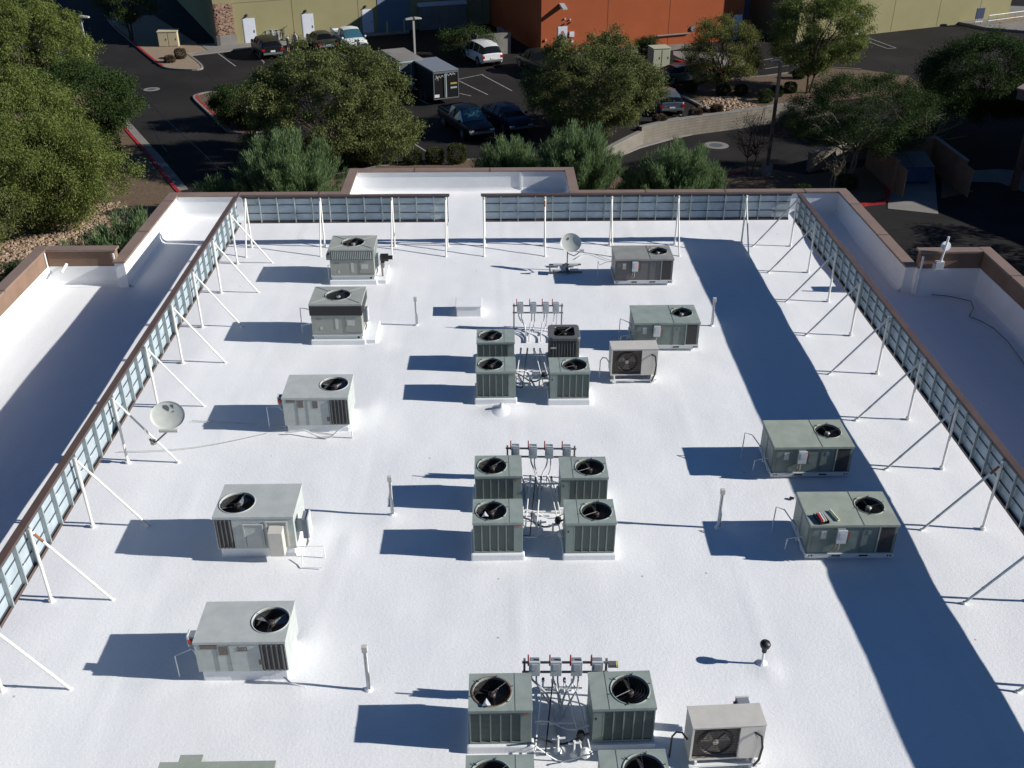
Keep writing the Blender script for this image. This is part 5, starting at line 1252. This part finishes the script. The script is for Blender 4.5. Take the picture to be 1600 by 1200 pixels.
SED = [(0,.80,.42,.88,None,0),(.08,.88,.32,.96,None,0),(.6,.91,.27,.98,None,0),(1.25,.92,.26,.97,1.36,.58),(2.0,.92,.26,.96,1.43,.64),(2.8,.92,.26,.94,1.40,.64),(3.3,.92,.26,.93,1.20,.66),(3.75,.91,.27,.92,None,0),(4.35,.88,.29,.84,None,0),(4.65,.74,.34,.66,None,0)]
PKU = [(0,.90,.46,1.00,None,0),(.05,.96,.42,1.05,None,0),(1.95,.98,.42,1.06,None,0),(2.05,.97,.42,1.10,1.72,.70),(2.9,.97,.42,1.08,1.80,.74),(3.6,.97,.42,1.07,1.74,.72),(4.25,.96,.42,1.06,None,0),(5.1,.93,.44,1.00,None,0),(5.5,.84,.50,.86,None,0)]
def ctr(px, py, z=G): q = at(px,py,z); return (q.x,q.y,z+.006)
car('white sport utility car with a black rear window beside the trash enclosure', 'car', 'sport_utility_car', ctr(752,96), PH, SUV, 1.96, paint('white_car_paint', (.62,.62,.60)), wr=.38, wheels=(.95,3.95))
car('black hatchback parked before the first white door of the olive building', 'car', 'hatchback_car', ctr(418,85), PH, [(a,b,c,d*1.0,(e*.90 if e else None),f) for a,b,c,d,e,f in SUV], 1.92, paint('black_car_paint', (.010,.009,.010)), wr=.34, wheels=(.9,3.9))
car('dark green car half hidden by the big tree, beside the white classic pickup', 'car', 'parked_car', ctr(503,74), PH, SED, 1.84, paint('dark_green_paint', (.025,.030,.024)), wheels=(.85,3.7))
car('dark blue sedan in the shade, right of the dark pickup', 'car', 'sedan', ctr(792,196), PH+math.pi, SED, 1.84, paint('navy_paint', (.012,.018,.045)), wheels=(.85,3.7))
car('grey sedan in reflections, seen from its side beyond the boulder bed', 'car', 'sedan', ctr(1066,128), rad(22), SED, 1.84, paint('silver_grey_paint', (.16,.19,.20), .2, .5), glass_m=M_GLASS, wheels=(.85,3.7))
car('silver hatchback seen from behind at the end of the kerbed stall', 'car', 'hatchback_car', ctr(1036,169), PH-rad(18), [(a,b*.93,c,d*.92,(e*.80 if e else None),f*.93) for a,b,c,d,e,f in SUV], 1.80, paint('dark_silver_paint', (.13,.16,.20), .2, .5), wr=.33, wheels=(.85,3.8))
car('dark pickup mostly hidden behind the tree right of the white car', 'car', 'parked_car', ctr(842,112), PH, PKU, 1.94, paint('dark_green_car', (.015,.018,.016)), wr=.4, wheels=(1.1,4.5))
def truck(label, loc, hd, pm, glass_m, classic=False):
    t, Lc = car(label, 'truck', 'pickup_truck', loc, hd, PKU, 1.96, pm, glass_m, wr=.39, wheels=(1.1,4.45), rim_m=M_CHROME if classic else None, extras={'bumper': M_CHROME} if classic else None)
    b = [o for o in t.children if o.name.startswith('body')][0]
    mb = MB(); x0 = -Lc/2
    mb.box(x0+.12, x0+1.88, -.80, .80, 1.095, 1.115); mb.build('bed_floor', M_BLACK if not classic else M_STUD, t)
    mb = MB(); mb.box(x0+.03, x0+1.95, .82, .93, 1.06, 1.24); mb.box(x0+.03, x0+1.95, -.93, -.82, 1.06, 1.24); mb.box(x0+.03, x0+.10, -.82, .82, 1.06, 1.24); mb.build('bed_rim', pm, t, bevel=.02)
    if classic:
        mb = MB(); mb.add([(x0-.05,.78,1.0),(x0-.05,.98,1.0),(x0+1.6,.99,1.15),(x0+1.6,.92,1.25),(x0-.22,.93,1.38)], [(0,1,4),(1,2,4),(2,3,4),(3,0,4)]); mb.add([(x0-.05,-.78,1.0),(x0-.05,-.98,1.0),(x0+1.6,-.99,1.15),(x0+1.6,-.92,1.25),(x0-.22,-.93,1.38)], [(0,4,1),(1,4,2),(2,4,3),(3,4,0)]); mb.build('tail_fins', pm, t)
        x1 = Lc/2
        mb = MB(); mb.box(x1-1.35, x1-.05, -.16, -.05, 1.0, 1.07); mb.box(x1-1.35, x1-.05, .05, .16, 1.0, 1.07); mb.box(x1-.02,x1+.03,-.13,.13,.55,.95); mb.build('hood_stripes', M_BLACK, t)
        mb = MB(); mb.box(x1-.0, x1+.13, -.92, .92, .42, .58); mb.box(x1,x1+.05,-.8,-.3,.66,.82); mb.box(x1,x1+.05,.3,.8,.66,.82); mb.build('chrome_front', M_CHROME, t, bevel=.03)
    return t
truck('white classic pickup with tail fins and black bonnet stripes at the edge of the shade', ctr(547,74), PH+math.pi, paint('white_truck_paint', (.66,.67,.66)), M_GLASSB, True)
truck('dark pickup with a blue reflecting windscreen in the shade behind our roof', ctr(728,205), PH+math.pi, paint('dark_truck_paint', (.012,.012,.016)), M_GLASSB)
# cargo trailers
def trailer(label, loc, hd, m, L_, W_, H_, roofm, marks=False):
    t = thing('cargo_trailer', label, 'trailer', loc, hd, 'box trailers'); z0 = .45
    mb = MB(); mb.box(-L_/2, L_/2, -W_/2, W_/2, z0, z0+H_); mb.build('box_body', m, t, bevel=.04)
    mb = MB(); mb.box(-L_/2-.03, L_/2+.03, -W_/2-.03, W_/2+.03, z0+H_+.003, z0+H_+.05); 
    mb.build('roof', roofm, t, bevel=.02)
    mb = MB(); 
    for s_ in (1,-1): mb.box(-L_/2-.035,-L_/2+.05, s_*(W_/2-.02)-.03, s_*(W_/2-.02)+.03, z0, z0+H_); mb.box(-L_/2-.03,L_/2+.03,s_*(W_/2+.012)-.015,s_*(W_/2+.012)+.015,z0+H_-.07,z0+H_+.0)
    mb.box(-L_/2-.035,-L_/2-.0,-W_/2,W_/2,z0+H_-.16,z0+H_-.02); mb.box(-L_/2-.035,-L_/2-.0,-W_/2,W_/2,z0+.0,z0+.07)
    mb.build('corner_trim', M_STUD if not marks else M_STEELD, t)
    mb = MB(); mb.box(-L_/2-.045,-L_/2-.004,-.035,.035,z0+.08,z0+H_-.17); mb.tube([(-L_/2-.06,.12,z0+.1),(-L_/2-.06,.12,z0+H_-.2)],.02,6); mb.build('door_bar', M_STUD, t)
    for x in (-.45,.45):
        for s_ in (1,-1):
            Mw = Matrix.Translation((x, s_*(W_/2-.05), .35)) @ Matrix.Rotation(math.pi/2,4,'X')
            mb = MB(); mb.lathe([(.0,-.12),(.2,-.12),(.34,-.1),(.34,.1),(.2,.12),(0,.12)], (0,0), 16, M=Mw); mb.build('wheel', M_TYRE, t)
    mb = MB(); mb.tube([(L_/2,.5,.5),(L_/2+1.1,0,.5),(L_/2,-.5,.5)], .05, 6); mb.build('tow_bar', M_STEELD, t)
    if marks:
        X = -L_/2-.012; mb = MB()
        rs = random.Random(11)
        # a pale flourish of script across both doors, too blurred to read
        pts = [(X, .80-.065*i, z0+1.55+.10*math.sin(i*1.9)+.010*i) for i in range(24)]
        mb.tube(pts, .022, 4); mb.tube([(X,.85,z0+1.45),(X,.55,z0+1.75),(X,.62,z0+1.35)], .02, 4); mb.tube([(X,.78,z0+1.72),(X,.6,z0+1.5),(X,.72,z0+1.4)], .02, 4); mb.tube([(X,-.3,z0+1.72),(X,-.75,z0+1.7)], .016, 4)
        mb.build('door_script', M_LABEL, t)
        mb = MB(); mb.box(X-.002,X+.008,-.85,-.35,z0+1.0,z0+1.12); mb.build('yellow_strip', mat('yellow_strip',(.35,.26,.06),.6), t)
        mb = MB(); mb.box(X-.002,X+.008,-.85,-.35,z0+.70,z0+.82); mb.build('white_strip', M_STUD, t)
        mb = MB(); mb.box(X-.006,X+.006,.55,.92,z0+.15,z0+.36); mb.build('number_plate', M_PLATE, t)
trailer('black box trailer with pale script on its rear doors', ctr(681,153), PH, paint('black_trailer_paint', (.012,.012,.013)), 4.4, 1.95, 2.0, mat('trailer_roof',(.17,.19,.215),.6), True)
trailer('grey box trailer half hidden by the big tree', ctr(630,138), PH, mat('grey_trailer_paint', (.10,.105,.10), .6), 4.2, 1.9, 2.1, M_CONC)
# ================================================================== PEOPLE
def person(label, px, py, h, heading, shirt, pants, hairc, arm=.25, bend=0):
    q = at(px,py,G); k = h/1.75
    V = [(0,0,.95),(0,0,1.20),(0,0,1.42),(0,.0,1.52),(0,.01,1.63),(0,.01,1.74),      # pelvis..head top
         (.19,0,1.40),(.25,.02,1.13),(.24,.10+arm*.3,.90),(.24,.14+arm*.3,.82),(-.19,0,1.40),(-.25,-.02,1.13),(-.24,.06,.90),(-.24,.08,.82),
         (.10,0,.88),(.11,.05,.48),(.11,-.02,.09),(.11,.12,.04),(-.10,0,.88),(-.12,-.04,.48),(-.12,-.10,.09),(-.12,.04,.04)]
    Ed = [(0,1),(1,2),(2,3),(3,4),(4,5),(2,6),(6,7),(7,8),(8,9),(2,10),(10,11),(11,12),(12,13),(0,14),(14,15),(15,16),(16,17),(0,18),(18,19),(19,20),(20,21)]
    Rr = [.15,.14,.15,.055,.095,.07,.065,.045,.035,.03,.065,.045,.035,.03,.10,.065,.045,.035,.10,.065,.045,.035]
    me = bpy.data.meshes.new('person'); me.from_pydata([(x*k,y*k,z*k) for x,y,z in V], Ed, []); o = bpy.data.objects.new('person', me); COL.objects.link(o)
    sm = o.modifiers.new('s','SKIN')
    for i, r in enumerate(Rr): me.skin_vertices[0].data[i].radius = (r*k, r*k*(.72 if i in (0,1,2) else 1))
    me.skin_vertices[0].data[0].use_root = True
    o.modifiers.new('u','SUBSURF').levels = 2
    me2 = bpy.data.meshes.new_from_object(o.evaluated_get(bpy.context.evaluated_depsgraph_get())); o.modifiers.clear(); o.data = me2
    skin = mat('skin', (.40,.22,.15), .6); ms = [skin, mat('shirt', shirt, .9), mat('shorts', pants, .9), mat('hair', hairc, .8)]
    me2.materials.clear()
    for m_ in ms: me2.materials.append(m_)
    for p_ in me2.polygons:
        c = p_.center/k; i = 0
        if c.z > 1.64 or (c.z > 1.55 and c.y < -.02): i = 3
        elif 1.0 < c.z < 1.49: i = 1
        elif .45 < c.z <= 1.0 and abs(c.x) < .21: i = 2
        p_.material_index = i; p_.use_smooth = True
    o.location = (q.x,q.y,G+.02); o.rotation_euler = (0,0,heading); tag(o, label, 'person')
person('person in a pale pink shirt and dark shorts standing behind the black hatchback', 463, 80, 1.68, rad(150), (.62,.50,.55), (.05,.05,.08), (.015,.012,.01))
person('person in a dark shirt left of the one in the pale pink shirt', 451, 81, 1.40, rad(-60), (.05,.06,.045), (.04,.04,.05), (.012,.01,.01), .5)
# ================================================================== PLANTS
L_WIL = leafmat('willow_leaves', (.050,.074,.018), (.130,.165,.042), (.265,.290,.090), .30)
L_ACA = leafmat('acacia_leaves', (.042,.056,.018), (.118,.140,.046), (.265,.275,.115), .30)
L_DRK = leafmat('dark_leaves', (.016,.032,.010), (.040,.068,.020), (.088,.120,.038), .22)
L_GRY = leafmat('greygreen_leaves', (.028,.042,.020), (.055,.078,.036), (.095,.115,.055), .2)
L_BRM = leafmat('broom_leaves', (.062,.110,.048), (.145,.215,.092), (.265,.340,.165), .36)
L_YEL = leafmat('yellow_leaves', (.07,.08,.022), (.15,.16,.048), (.25,.24,.085), .32)
L_BAL = leafmat('clipped_leaves', (.025,.035,.010), (.050,.062,.018), (.085,.095,.030), .15)
L_DRY = leafmat('dry_twig_leaves', (.06,.042,.028), (.11,.080,.052), (.15,.115,.08), .1)
M_BARK = mat('bark', (.085,.060,.042), .95, var=.25, scale=6, bump=.6, bscale=12, spec=.08); M_BARKL = mat('pale_bark', (.22,.19,.13), .9, var=.15, scale=5, spec=.08)
def leaves(name, C_, D_, ln, wd, m, parent, rs):
    """C_: leaf bases, D_: leaf directions; one small folded leaf face each"""
    n = len(C_); D_ = D_/np.maximum(1e-6, np.linalg.norm(D_, axis=1, keepdims=True))
    R_ = rs.normal(size=(n,3)); S_ = np.cross(D_, R_); S_ /= np.maximum(1e-6, np.linalg.norm(S_, axis=1, keepdims=True))
    l = (ln*rs.uniform(.6,1.35,size=(n,1))); w_ = wd*rs.uniform(.7,1.3,size=(n,1))
    V = np.empty((n,4,3)); V[:,0] = C_; V[:,1] = C_+D_*l*.5+S_*w_*.5; V[:,2] = C_+D_*l; V[:,3] = C_+D_*l*.5-S_*w_*.5
    me = bpy.data.meshes.new(name); me.vertices.add(n*4); me.vertices.foreach_set('co', V.reshape(-1).astype(np.float32))
    me.loops.add(n*4); me.loops.foreach_set('vertex_index', np.arange(n*4, dtype=np.int32)); me.polygons.add(n)
    me.polygons.foreach_set('loop_start', np.arange(0,n*4,4,dtype=np.int32)); me.polygons.foreach_set('loop_total', np.full(n,4,dtype=np.int32))
    me.materials.append(m); me.update(); me.validate()
    o = bpy.data.objects.new(name, me); COL.objects.link(o); o.parent = parent; return o
def tree(name, label, cat, loc, crown_c, rx, ry, rz_, m, seed, nclump=150, per=150, ln=.20, wd=.07, droop=.5, clr=.75, trunk=.16, bark=None, group=None, fill=.55, stems=2):
    """crown_c: crown centre in world space; loc: trunk foot"""
    rs = np.random.RandomState(seed); rr = random.Random(seed)
    t = thing(name, label, cat, loc, 0, group); c = Vector(crown_c)-Vector(loc); nclump = int(nclump*1.7); per = max(8, int(per*.62)); clr *= .78
    cl = []
    while len(cl) < nclump:
        v = rs.normal(size=3); v /= np.linalg.norm(v); q = rs.uniform()**(1/3.0)*(1-fill)+fill
        lump = 1 + .30*noise.noise(Vector(v*1.7)+Vector((seed,0,0))) + .24*noise.noise(Vector(v*4)+Vector((0,seed,0)))
        v = v*min(q,1.0)*lump
        if noise.noise(Vector((v[0]*1.9+seed, v[1]*1.9, v[2]*2.2))) < -.26: continue
        cl.append((c.x+v[0]*rx, c.y+v[1]*ry, c.z+v[2]*rz_))
    cl = np.array(cl)
    # limbs
    mb = MB(); top = Vector((0,0,max(.5, (c.z-rz_)*.9))); 
    for s_ in range(stems):
        a = 2*math.pi*s_/stems + seed; base = Vector((.12*math.cos(a), .12*math.sin(a), -.1)); fork = top + Vector((.35*math.cos(a)*stems*.5, .35*math.sin(a)*stems*.5, 0)) + Vector((c.x,c.y,0))*.25
        mb.tube([base, base.lerp(fork,.5)+Vector((rr.uniform(-.1,.1),rr.uniform(-.1,.1),0)), fork], trunk/(1+.35*(stems-1)), 7, r2=trunk*.62/(1+.3*(stems-1)))
        idx = rr.sample(range(len(cl)), min(len(cl), 26//stems+2))
        for j in idx:
            e = Vector(cl[j]); k1 = fork.lerp(e,.38)+Vector((rr.uniform(-.3,.3),rr.uniform(-.3,.3),rr.uniform(.0,.5))); k2 = fork.lerp(e,.72)+Vector((rr.uniform(-.2,.2),rr.uniform(-.2,.2),rr.uniform(0,.3)))
            mb.tube([fork, k1, k2, e], trunk*.36, 5, r2=.012)
            for q in range(2):
                e2 = Vector(cl[rr.randrange(len(cl))])
                if (e2-k2).length < rx*.7: mb.tube([k2, k2.lerp(e2,.5)+Vector((0,0,.15)), e2], .022, 4, r2=.008)
    mb.build('trunk', bark or M_BARK, t)
    per = int(per*2.7); ln *= .74; wd *= .70
    n = nclump*per; ci = rs.randint(0, nclump, n); sp = clr*(.75+.5*rs.uniform(size=(nclump,1)))[ci]
    off = rs.normal(size=(n,3))*sp*np.array([[.42,.42,.30]]); P = cl[ci]+off
    # sprays hang along short strands
    strand = rs.uniform(size=(n,1)); P[:,2:3] -= strand*droop*.5*sp
    D = off*.8 + rs.normal(size=(n,3))*.35; D[:,2] -= droop*.7; 
    leaves('crown', P, D, ln, wd, m, t, rs)
    return t
def foot(px, py, zc, z=G, dy=0):
    """crown centre pixel at height zc -> (trunk foot, crown centre)"""
    q = at(px,py,zc); return (q.x, q.y+dy, z), (q.x, q.y, zc)
def T(label, px, py, zc, rx, ry, rz_, m, seed, z=G, name='shade_tree', dxy=(0,0), **k):
    f, c = foot(px, py, zc, z); f = (f[0]+dxy[0], f[1]+dxy[1], f[2]); return tree(name, label, 'tree', f, c, rx, ry, rz_, m, seed, **k)
T('tall yellowish willow filling the top left corner', 35, 75, -1.2, 4.3, 3.6, 3.6, L_WIL, 1, nclump=190, per=190, ln=.24, wd=.075, droop=.8)
T('small darker willow leaning over the drive right of the big willows', 140, 150, -2.2, 3.1, 2.6, 2.2, L_DRK, 2, nclump=120, per=150, ln=.2, droop=.8, dxy=(.5,.5))
T('broad willow at the left edge, middle one of the three big willows', 15, 205, -1.6, 4.2, 3.4, 3.0, L_WIL, 3, nclump=190, per=190, ln=.20, wd=.062, droop=.8)
T('lowest big willow at the left edge above the rocky bed', 58, 268, -2.5, 4.0, 3.0, 2.5, L_WIL, 4, nclump=200, per=200, ln=.17, wd=.055, droop=.8)
T('willow crown at the far left just above the left parapet', -45, 300, -2.6, 3.0, 2.6, 2.2, L_ACA, 5, nclump=100, per=130, ln=.17, wd=.055, droop=.7)
T('large olive green tree in the middle of the lot behind the rear parapet', 518, 168, -2.0, 5.2, 4.4, 3.4, L_ACA, 6, nclump=290, per=170, ln=.19, wd=.075, clr=.62, fill=.45, dxy=(0,.5), stems=3)
T('small dark tree on the red kerbed island', 390, 162, -4.0, 2.5, 1.9, 1.4, L_DRK, 7, nclump=130, per=130, ln=.16, wd=.06, droop=.3, clr=.6)
T('olive green tree before the orange building', 928, 132, -2.3, 4.3, 3.7, 3.0, L_ACA, 8, nclump=260, per=160, ln=.19, wd=.07, clr=.65, fill=.45, stems=2)
T('loose yellow green tree at the corner of the concrete apron', 1132, 78, -2.2, 2.7, 2.4, 2.4, L_YEL, 9, nclump=120, per=100, ln=.2, wd=.06, clr=.65, droop=.6)
T('tall yellow green tree before the gap beside the right olive wall', 1283, 45, -.9, 3.4, 3.0, 3.2, L_WIL, 10, nclump=190, per=120, ln=.22, wd=.065, clr=.7, droop=.7, dxy=(-.6,-1.0))
T('wide grey green tree over the lower drive', 1342, 176, -2.4, 4.6, 3.0, 2.2, L_DRK, 11, z=GL, nclump=190, per=150, ln=.15, wd=.05, clr=.65, droop=.2, bark=M_BARKL, stems=3)  # dark leaf colours put the neighbouring building's shade into this crown
T('dark evergreen tree in the shade at the right edge', 1535, 118, -2.4, 4.2, 3.4, 2.6, L_DRK, 12, nclump=210, per=140, ln=.2, wd=.07, clr=.75, droop=.5, stems=3)
T('thin twiggy tree beside the dark lamp post', 1180, 205, -3.6, 1.6, 1.4, 1.5, L_DRY, 13, z=GL, nclump=40, per=50, ln=.10, wd=.03, clr=.6, droop=.1, trunk=.07)
T('small bare branched tree before the pale block wall', 1307, 250, -4.6, 1.0, .9, .8, L_DRY, 14, z=GL, nclump=18, per=8, ln=.08, wd=.03, clr=.4, droop=.1, trunk=.07, bark=M_BARKL)
T('tree top in shade at the top edge behind the left drive', 192, -12, -1.2, 3.0, 2.5, 2.6, L_DRK, 15, nclump=60, per=90, ln=.22)
T('dim grey green tree in the shade right of the wide one', 1455, 196, -4.4, 2.3, 1.8, 1.2, L_DRK, 16, z=GL, nclump=22, per=60, ln=.15, wd=.05, droop=.2, bark=M_BARKL)
T('dark green round tree against the orange wall', 1013, 72, -4.3, .95, .9, .95, L_DRK, 17, nclump=40, per=70, ln=.16, clr=.45, trunk=.06)
T('dark leafy shrubby tree above the shaded trash enclosure', 730, 62, -3.9, 2.4, 1.5, 1.1, L_DRK, 18, nclump=40, per=70, ln=.2, dxy=(0,1.5))
for k, (x, y, r, lb) in enumerate([(35.6,47.2,4.2,'tree just beyond the right edge whose shadow dapples the drive'),(31.5,43,3.8,'nearer tree beyond the right edge beside the drive')]):
    tree('shade_tree', lb, 'tree', (x,y,GL), (x,y,-2.8), r, r*.9, 2.2, L_DRK, 31+k, nclump=55, per=80, ln=.3, wd=.11)
# feathery broom shrubs
def broom(label, px, py, zbase, w_, h, seed, m=L_BRM, n=5200, d_=None, name='feathery_shrub', lean=0.0):
    """px,py: pixel of the plant foot on the ground at zbase"""
    q = at(px, py, zbase); rs = np.random.RandomState(seed)
    t = thing(name, label, 'shrub', (q.x,q.y,zbase), 0, 'feathery shrubs behind the parapets')
    d_ = d_ or w_*.7; nst = 130; n = int(n*1.35)
    A = rs.uniform(0,2*np.pi,nst); Q = np.sqrt(rs.uniform(size=nst)); bx_ = np.cos(A)*Q; by_ = np.sin(A)*Q
    H = h*(1-.42*Q**2)*rs.uniform(.60,1.10,nst)
    mb = MB()
    for i in range(0,nst,2):
        mb.tube([(bx_[i]*w_*.14, by_[i]*d_*.14, 0), (bx_[i]*w_*.34, by_[i]*d_*.34, H[i]*.5), (bx_[i]*w_*.47, by_[i]*d_*.47, H[i]*.9)], .018, 4, r2=.006)
    mb.build('stems', M_BARK, t)
    N = n; i = rs.randint(0,nst,N); u = rs.uniform(.12,1,N)**.8
    rad_ = .14+.36*u
    P = np.stack([bx_[i]*w_*rad_ + rs.normal(size=N)*.12, by_[i]*d_*rad_+rs.normal(size=N)*.12, H[i]*u*.93], 1)
    D = np.stack([bx_[i]*.45+rs.normal(size=N)*.28+lean, by_[i]*.35+rs.normal(size=N)*.28, np.full(N,1.0)], 1)
    leaves('foliage', P, D, .30, .028, m, t, rs); return t
broom('wide feathery shrub behind the rear parapet below the large olive green tree', 462, 345, G, 6.2, 4.9, 21, n=46000)
broom('low feathery shrub at the left end of the rear parapet', 345, 350, G, 2.6, 2.6, 22, n=14000)
broom('feathery shrub in the notch between the two left parapets', 222, 462, G, 4.6, 4.2, 23, n=34000)
broom('feathery shrub beside the rocks behind the left wing parapet', 150, 472, G, 3.4, 3.0, 24, n=20000)
broom('feathery shrub just right of the clipped round bushes', 795, 305, G, 4.0, 3.4, 25, n=24000)
broom('tall feathery shrub right of the raised rear alcove', 903, 325, G, 4.6, 4.9, 26, n=36000)
broom('upper feathery shrub behind the tall one, below the olive green tree', 872, 262, G, 2.0, 2.0, 27, n=9000)
broom('blue green feathery shrub below the curved retaining wall', 1052, 345, GL, 5.4, 4.6, 28, n=42000)
broom('sparse feathery shrub between the alcove and the blue green one', 985, 345, GL, 2.0, 3.0, 29, n=8000)
# clipped shrubs
def ball(label, px, py, r, h, z, m, seed, group='clipped round bushes', n=2600, name='clipped_bush'):
    q = at(px,py,z); t = thing(name, label, 'shrub', (q.x,q.y,z), 0, group); rs = np.random.RandomState(seed)
    mb = MB(); 
    for k in range(5): a = k*1.3; mb.tube([(0,0,0),(.4*r*math.cos(a),.4*r*math.sin(a),h*.6)], .02, 5)
    mb.build('stems', M_BARK, t)
    V = rs.normal(size=(n,3)); V /= np.linalg.norm(V,axis=1,keepdims=True); Q = rs.uniform(.55,1.0,size=(n,1))**.5
    V2 = np.sign(V)*np.abs(V)**.7; P = V2*Q*np.array([[r,r,h*.5]])*.88 + np.array([[0,0,h*.52]]) + rs.normal(size=(n,3))*.03
    leaves('foliage', P, V+rs.normal(size=(n,3))*.5, .10, .05, m, t, rs)
for i, (lb, px, py, r, h, z, m) in enumerate([
    ('clipped round bush nearest the large tree, behind the rear alcove',645,257,.62,.9,G,L_BAL),('clipped round bush between its two neighbours behind the rear alcove',680,256,.62,.95,G,L_BAL),('clipped drum shaped bush, rightmost of three behind the rear alcove',714,256,.66,1.25,G,L_BAL),
    ('brown clipped bush nearer the beige utility cabinet',283,93,.50,.95,G,L_DRY),('smaller brown clipped bush at the tip of the gravel island',266,99,.45,.65,G,L_DRY),
    ('dark clipped bush right of the boulders',1195,161,.58,1.0,G,L_DRK),('dark clipped bush just right of the dark lamp post',1213,152,.45,.85,G,L_DRK),('dark clipped bush under the yellow green tree, beyond the lamp',1234,146,.5,.85,G,L_DRK),('dark clipped bush at the edge of the open lot',1247,124,.5,.8,G,L_DRK),('dark clipped bush beside the trunk of the tall yellow green tree',1257,116,.5,.6,G,L_DRK),
    ('reddish dry bush at the kerb end of the stall',1086,184,.5,.62,G,L_DRY),('reddish dry bush at the left edge of the boulders',1119,176,.42,.55,G,L_DRY),('reddish dry bush above the left end of the curved wall',1030,193,.5,.6,G,L_DRY),
    ('dark bush in the shade of the loose yellow green tree',1130,150,.55,.8,G,L_DRK),('dark bush in shade between the trunk and the boulders',1157,149,.5,.8,G,L_DRK),('dark bush behind the bay of the silver hatchback',1077,146,.55,.8,G,L_DRK),
    ('dark bush in front of the pale block wall',1323,296,.6,.9,GL,L_DRK),('dark low bush below the thin twiggy tree',1253,305,.55,.6,GL,L_DRK),('grey green bush beside the bare branched tree',1372,262,.7,.9,GL,L_GRY),
    ('green bush by the trunk of the large tree',560,250,.6,.9,G,L_BAL),('round bush at the far left by the rocks',36,440,.6,1.0,G,L_GRY),('round dark bush at the left edge beside the wing parapet',6,455,.75,1.3,G,L_GRY),
    ('clipped hedge block beside the left red kerb',172,240,.8,1.1,G,L_DRK),('low hedge block below the small darker willow',160,212,.8,.9,G,L_YEL)]):
    ball(lb, px, py, r, h, z, m, 60+i)
# rocks: a carpet nobody could count
def rocks(name, label, poly, z, n, smin, smax, seed, m):
    rs = random.Random(seed); xs = [p[0] for p in poly]; ysv = [p[1] for p in poly]; mb = MB(); cnt = 0
    def inside(x, y):
        c = False; j = len(poly)-1
        for i in range(len(poly)):
            if (poly[i][1] > y) != (poly[j][1] > y) and x < (poly[j][0]-poly[i][0])*(y-poly[i][1])/(poly[j][1]-poly[i][1])+poly[i][0]: c = not c
            j = i
        return c
    while cnt < n:
        x = rs.uniform(min(xs),max(xs)); y = rs.uniform(min(ysv),max(ysv))
        if not inside(x,y): continue
        s = rs.uniform(smin,smax); a = rs.uniform(0,6.3); vs = []
        for (u,v,w_) in ((1,0,0),(.3,.8,0),(-.8,.5,0),(-.7,-.6,0),(.4,-.9,0),(.45,.1,.8),(-.35,.25,.9),(-.1,-.45,.75)):
            u *= rs.uniform(.7,1.2); v *= rs.uniform(.7,1.2)
            vs.append((x+s*(u*math.cos(a)-v*math.sin(a)), y+s*(u*math.sin(a)+v*math.cos(a)), z-.02+w_*s*.75))
        mb.add(vs, [(0,1,5),(1,6,5),(1,2,6),(2,3,6),(3,7,6),(3,4,7),(4,5,7),(4,0,5),(5,6,7)]); cnt += 1
    tag(mb.build(name, m), label, 'rocks', kind='stuff')
M_ROCK = mat('boulder_stone', (.19,.13,.09), .95, scale=3, col2=(.42,.31,.22), bump=.5, bscale=20, spec=.08)
rocks('boulders', 'tan boulders covering the bed above the curved retaining wall', [g(1092,170),g(1150,177.5),g(1185,171),g(1172,160),g(1130,153),g(1100,158)], G+.08, 620, .10,.26, 1, M_ROCK)
rocks('river_rocks', 'tan and brown rocks carpeting the left bed behind the wing parapet', [g(-60,345),g(190,318),g(215,350),g(200,400),g(120,430),g(60,445),g(-60,420)], G+.1, 5200, .06,.17, 2, M_ROCK)
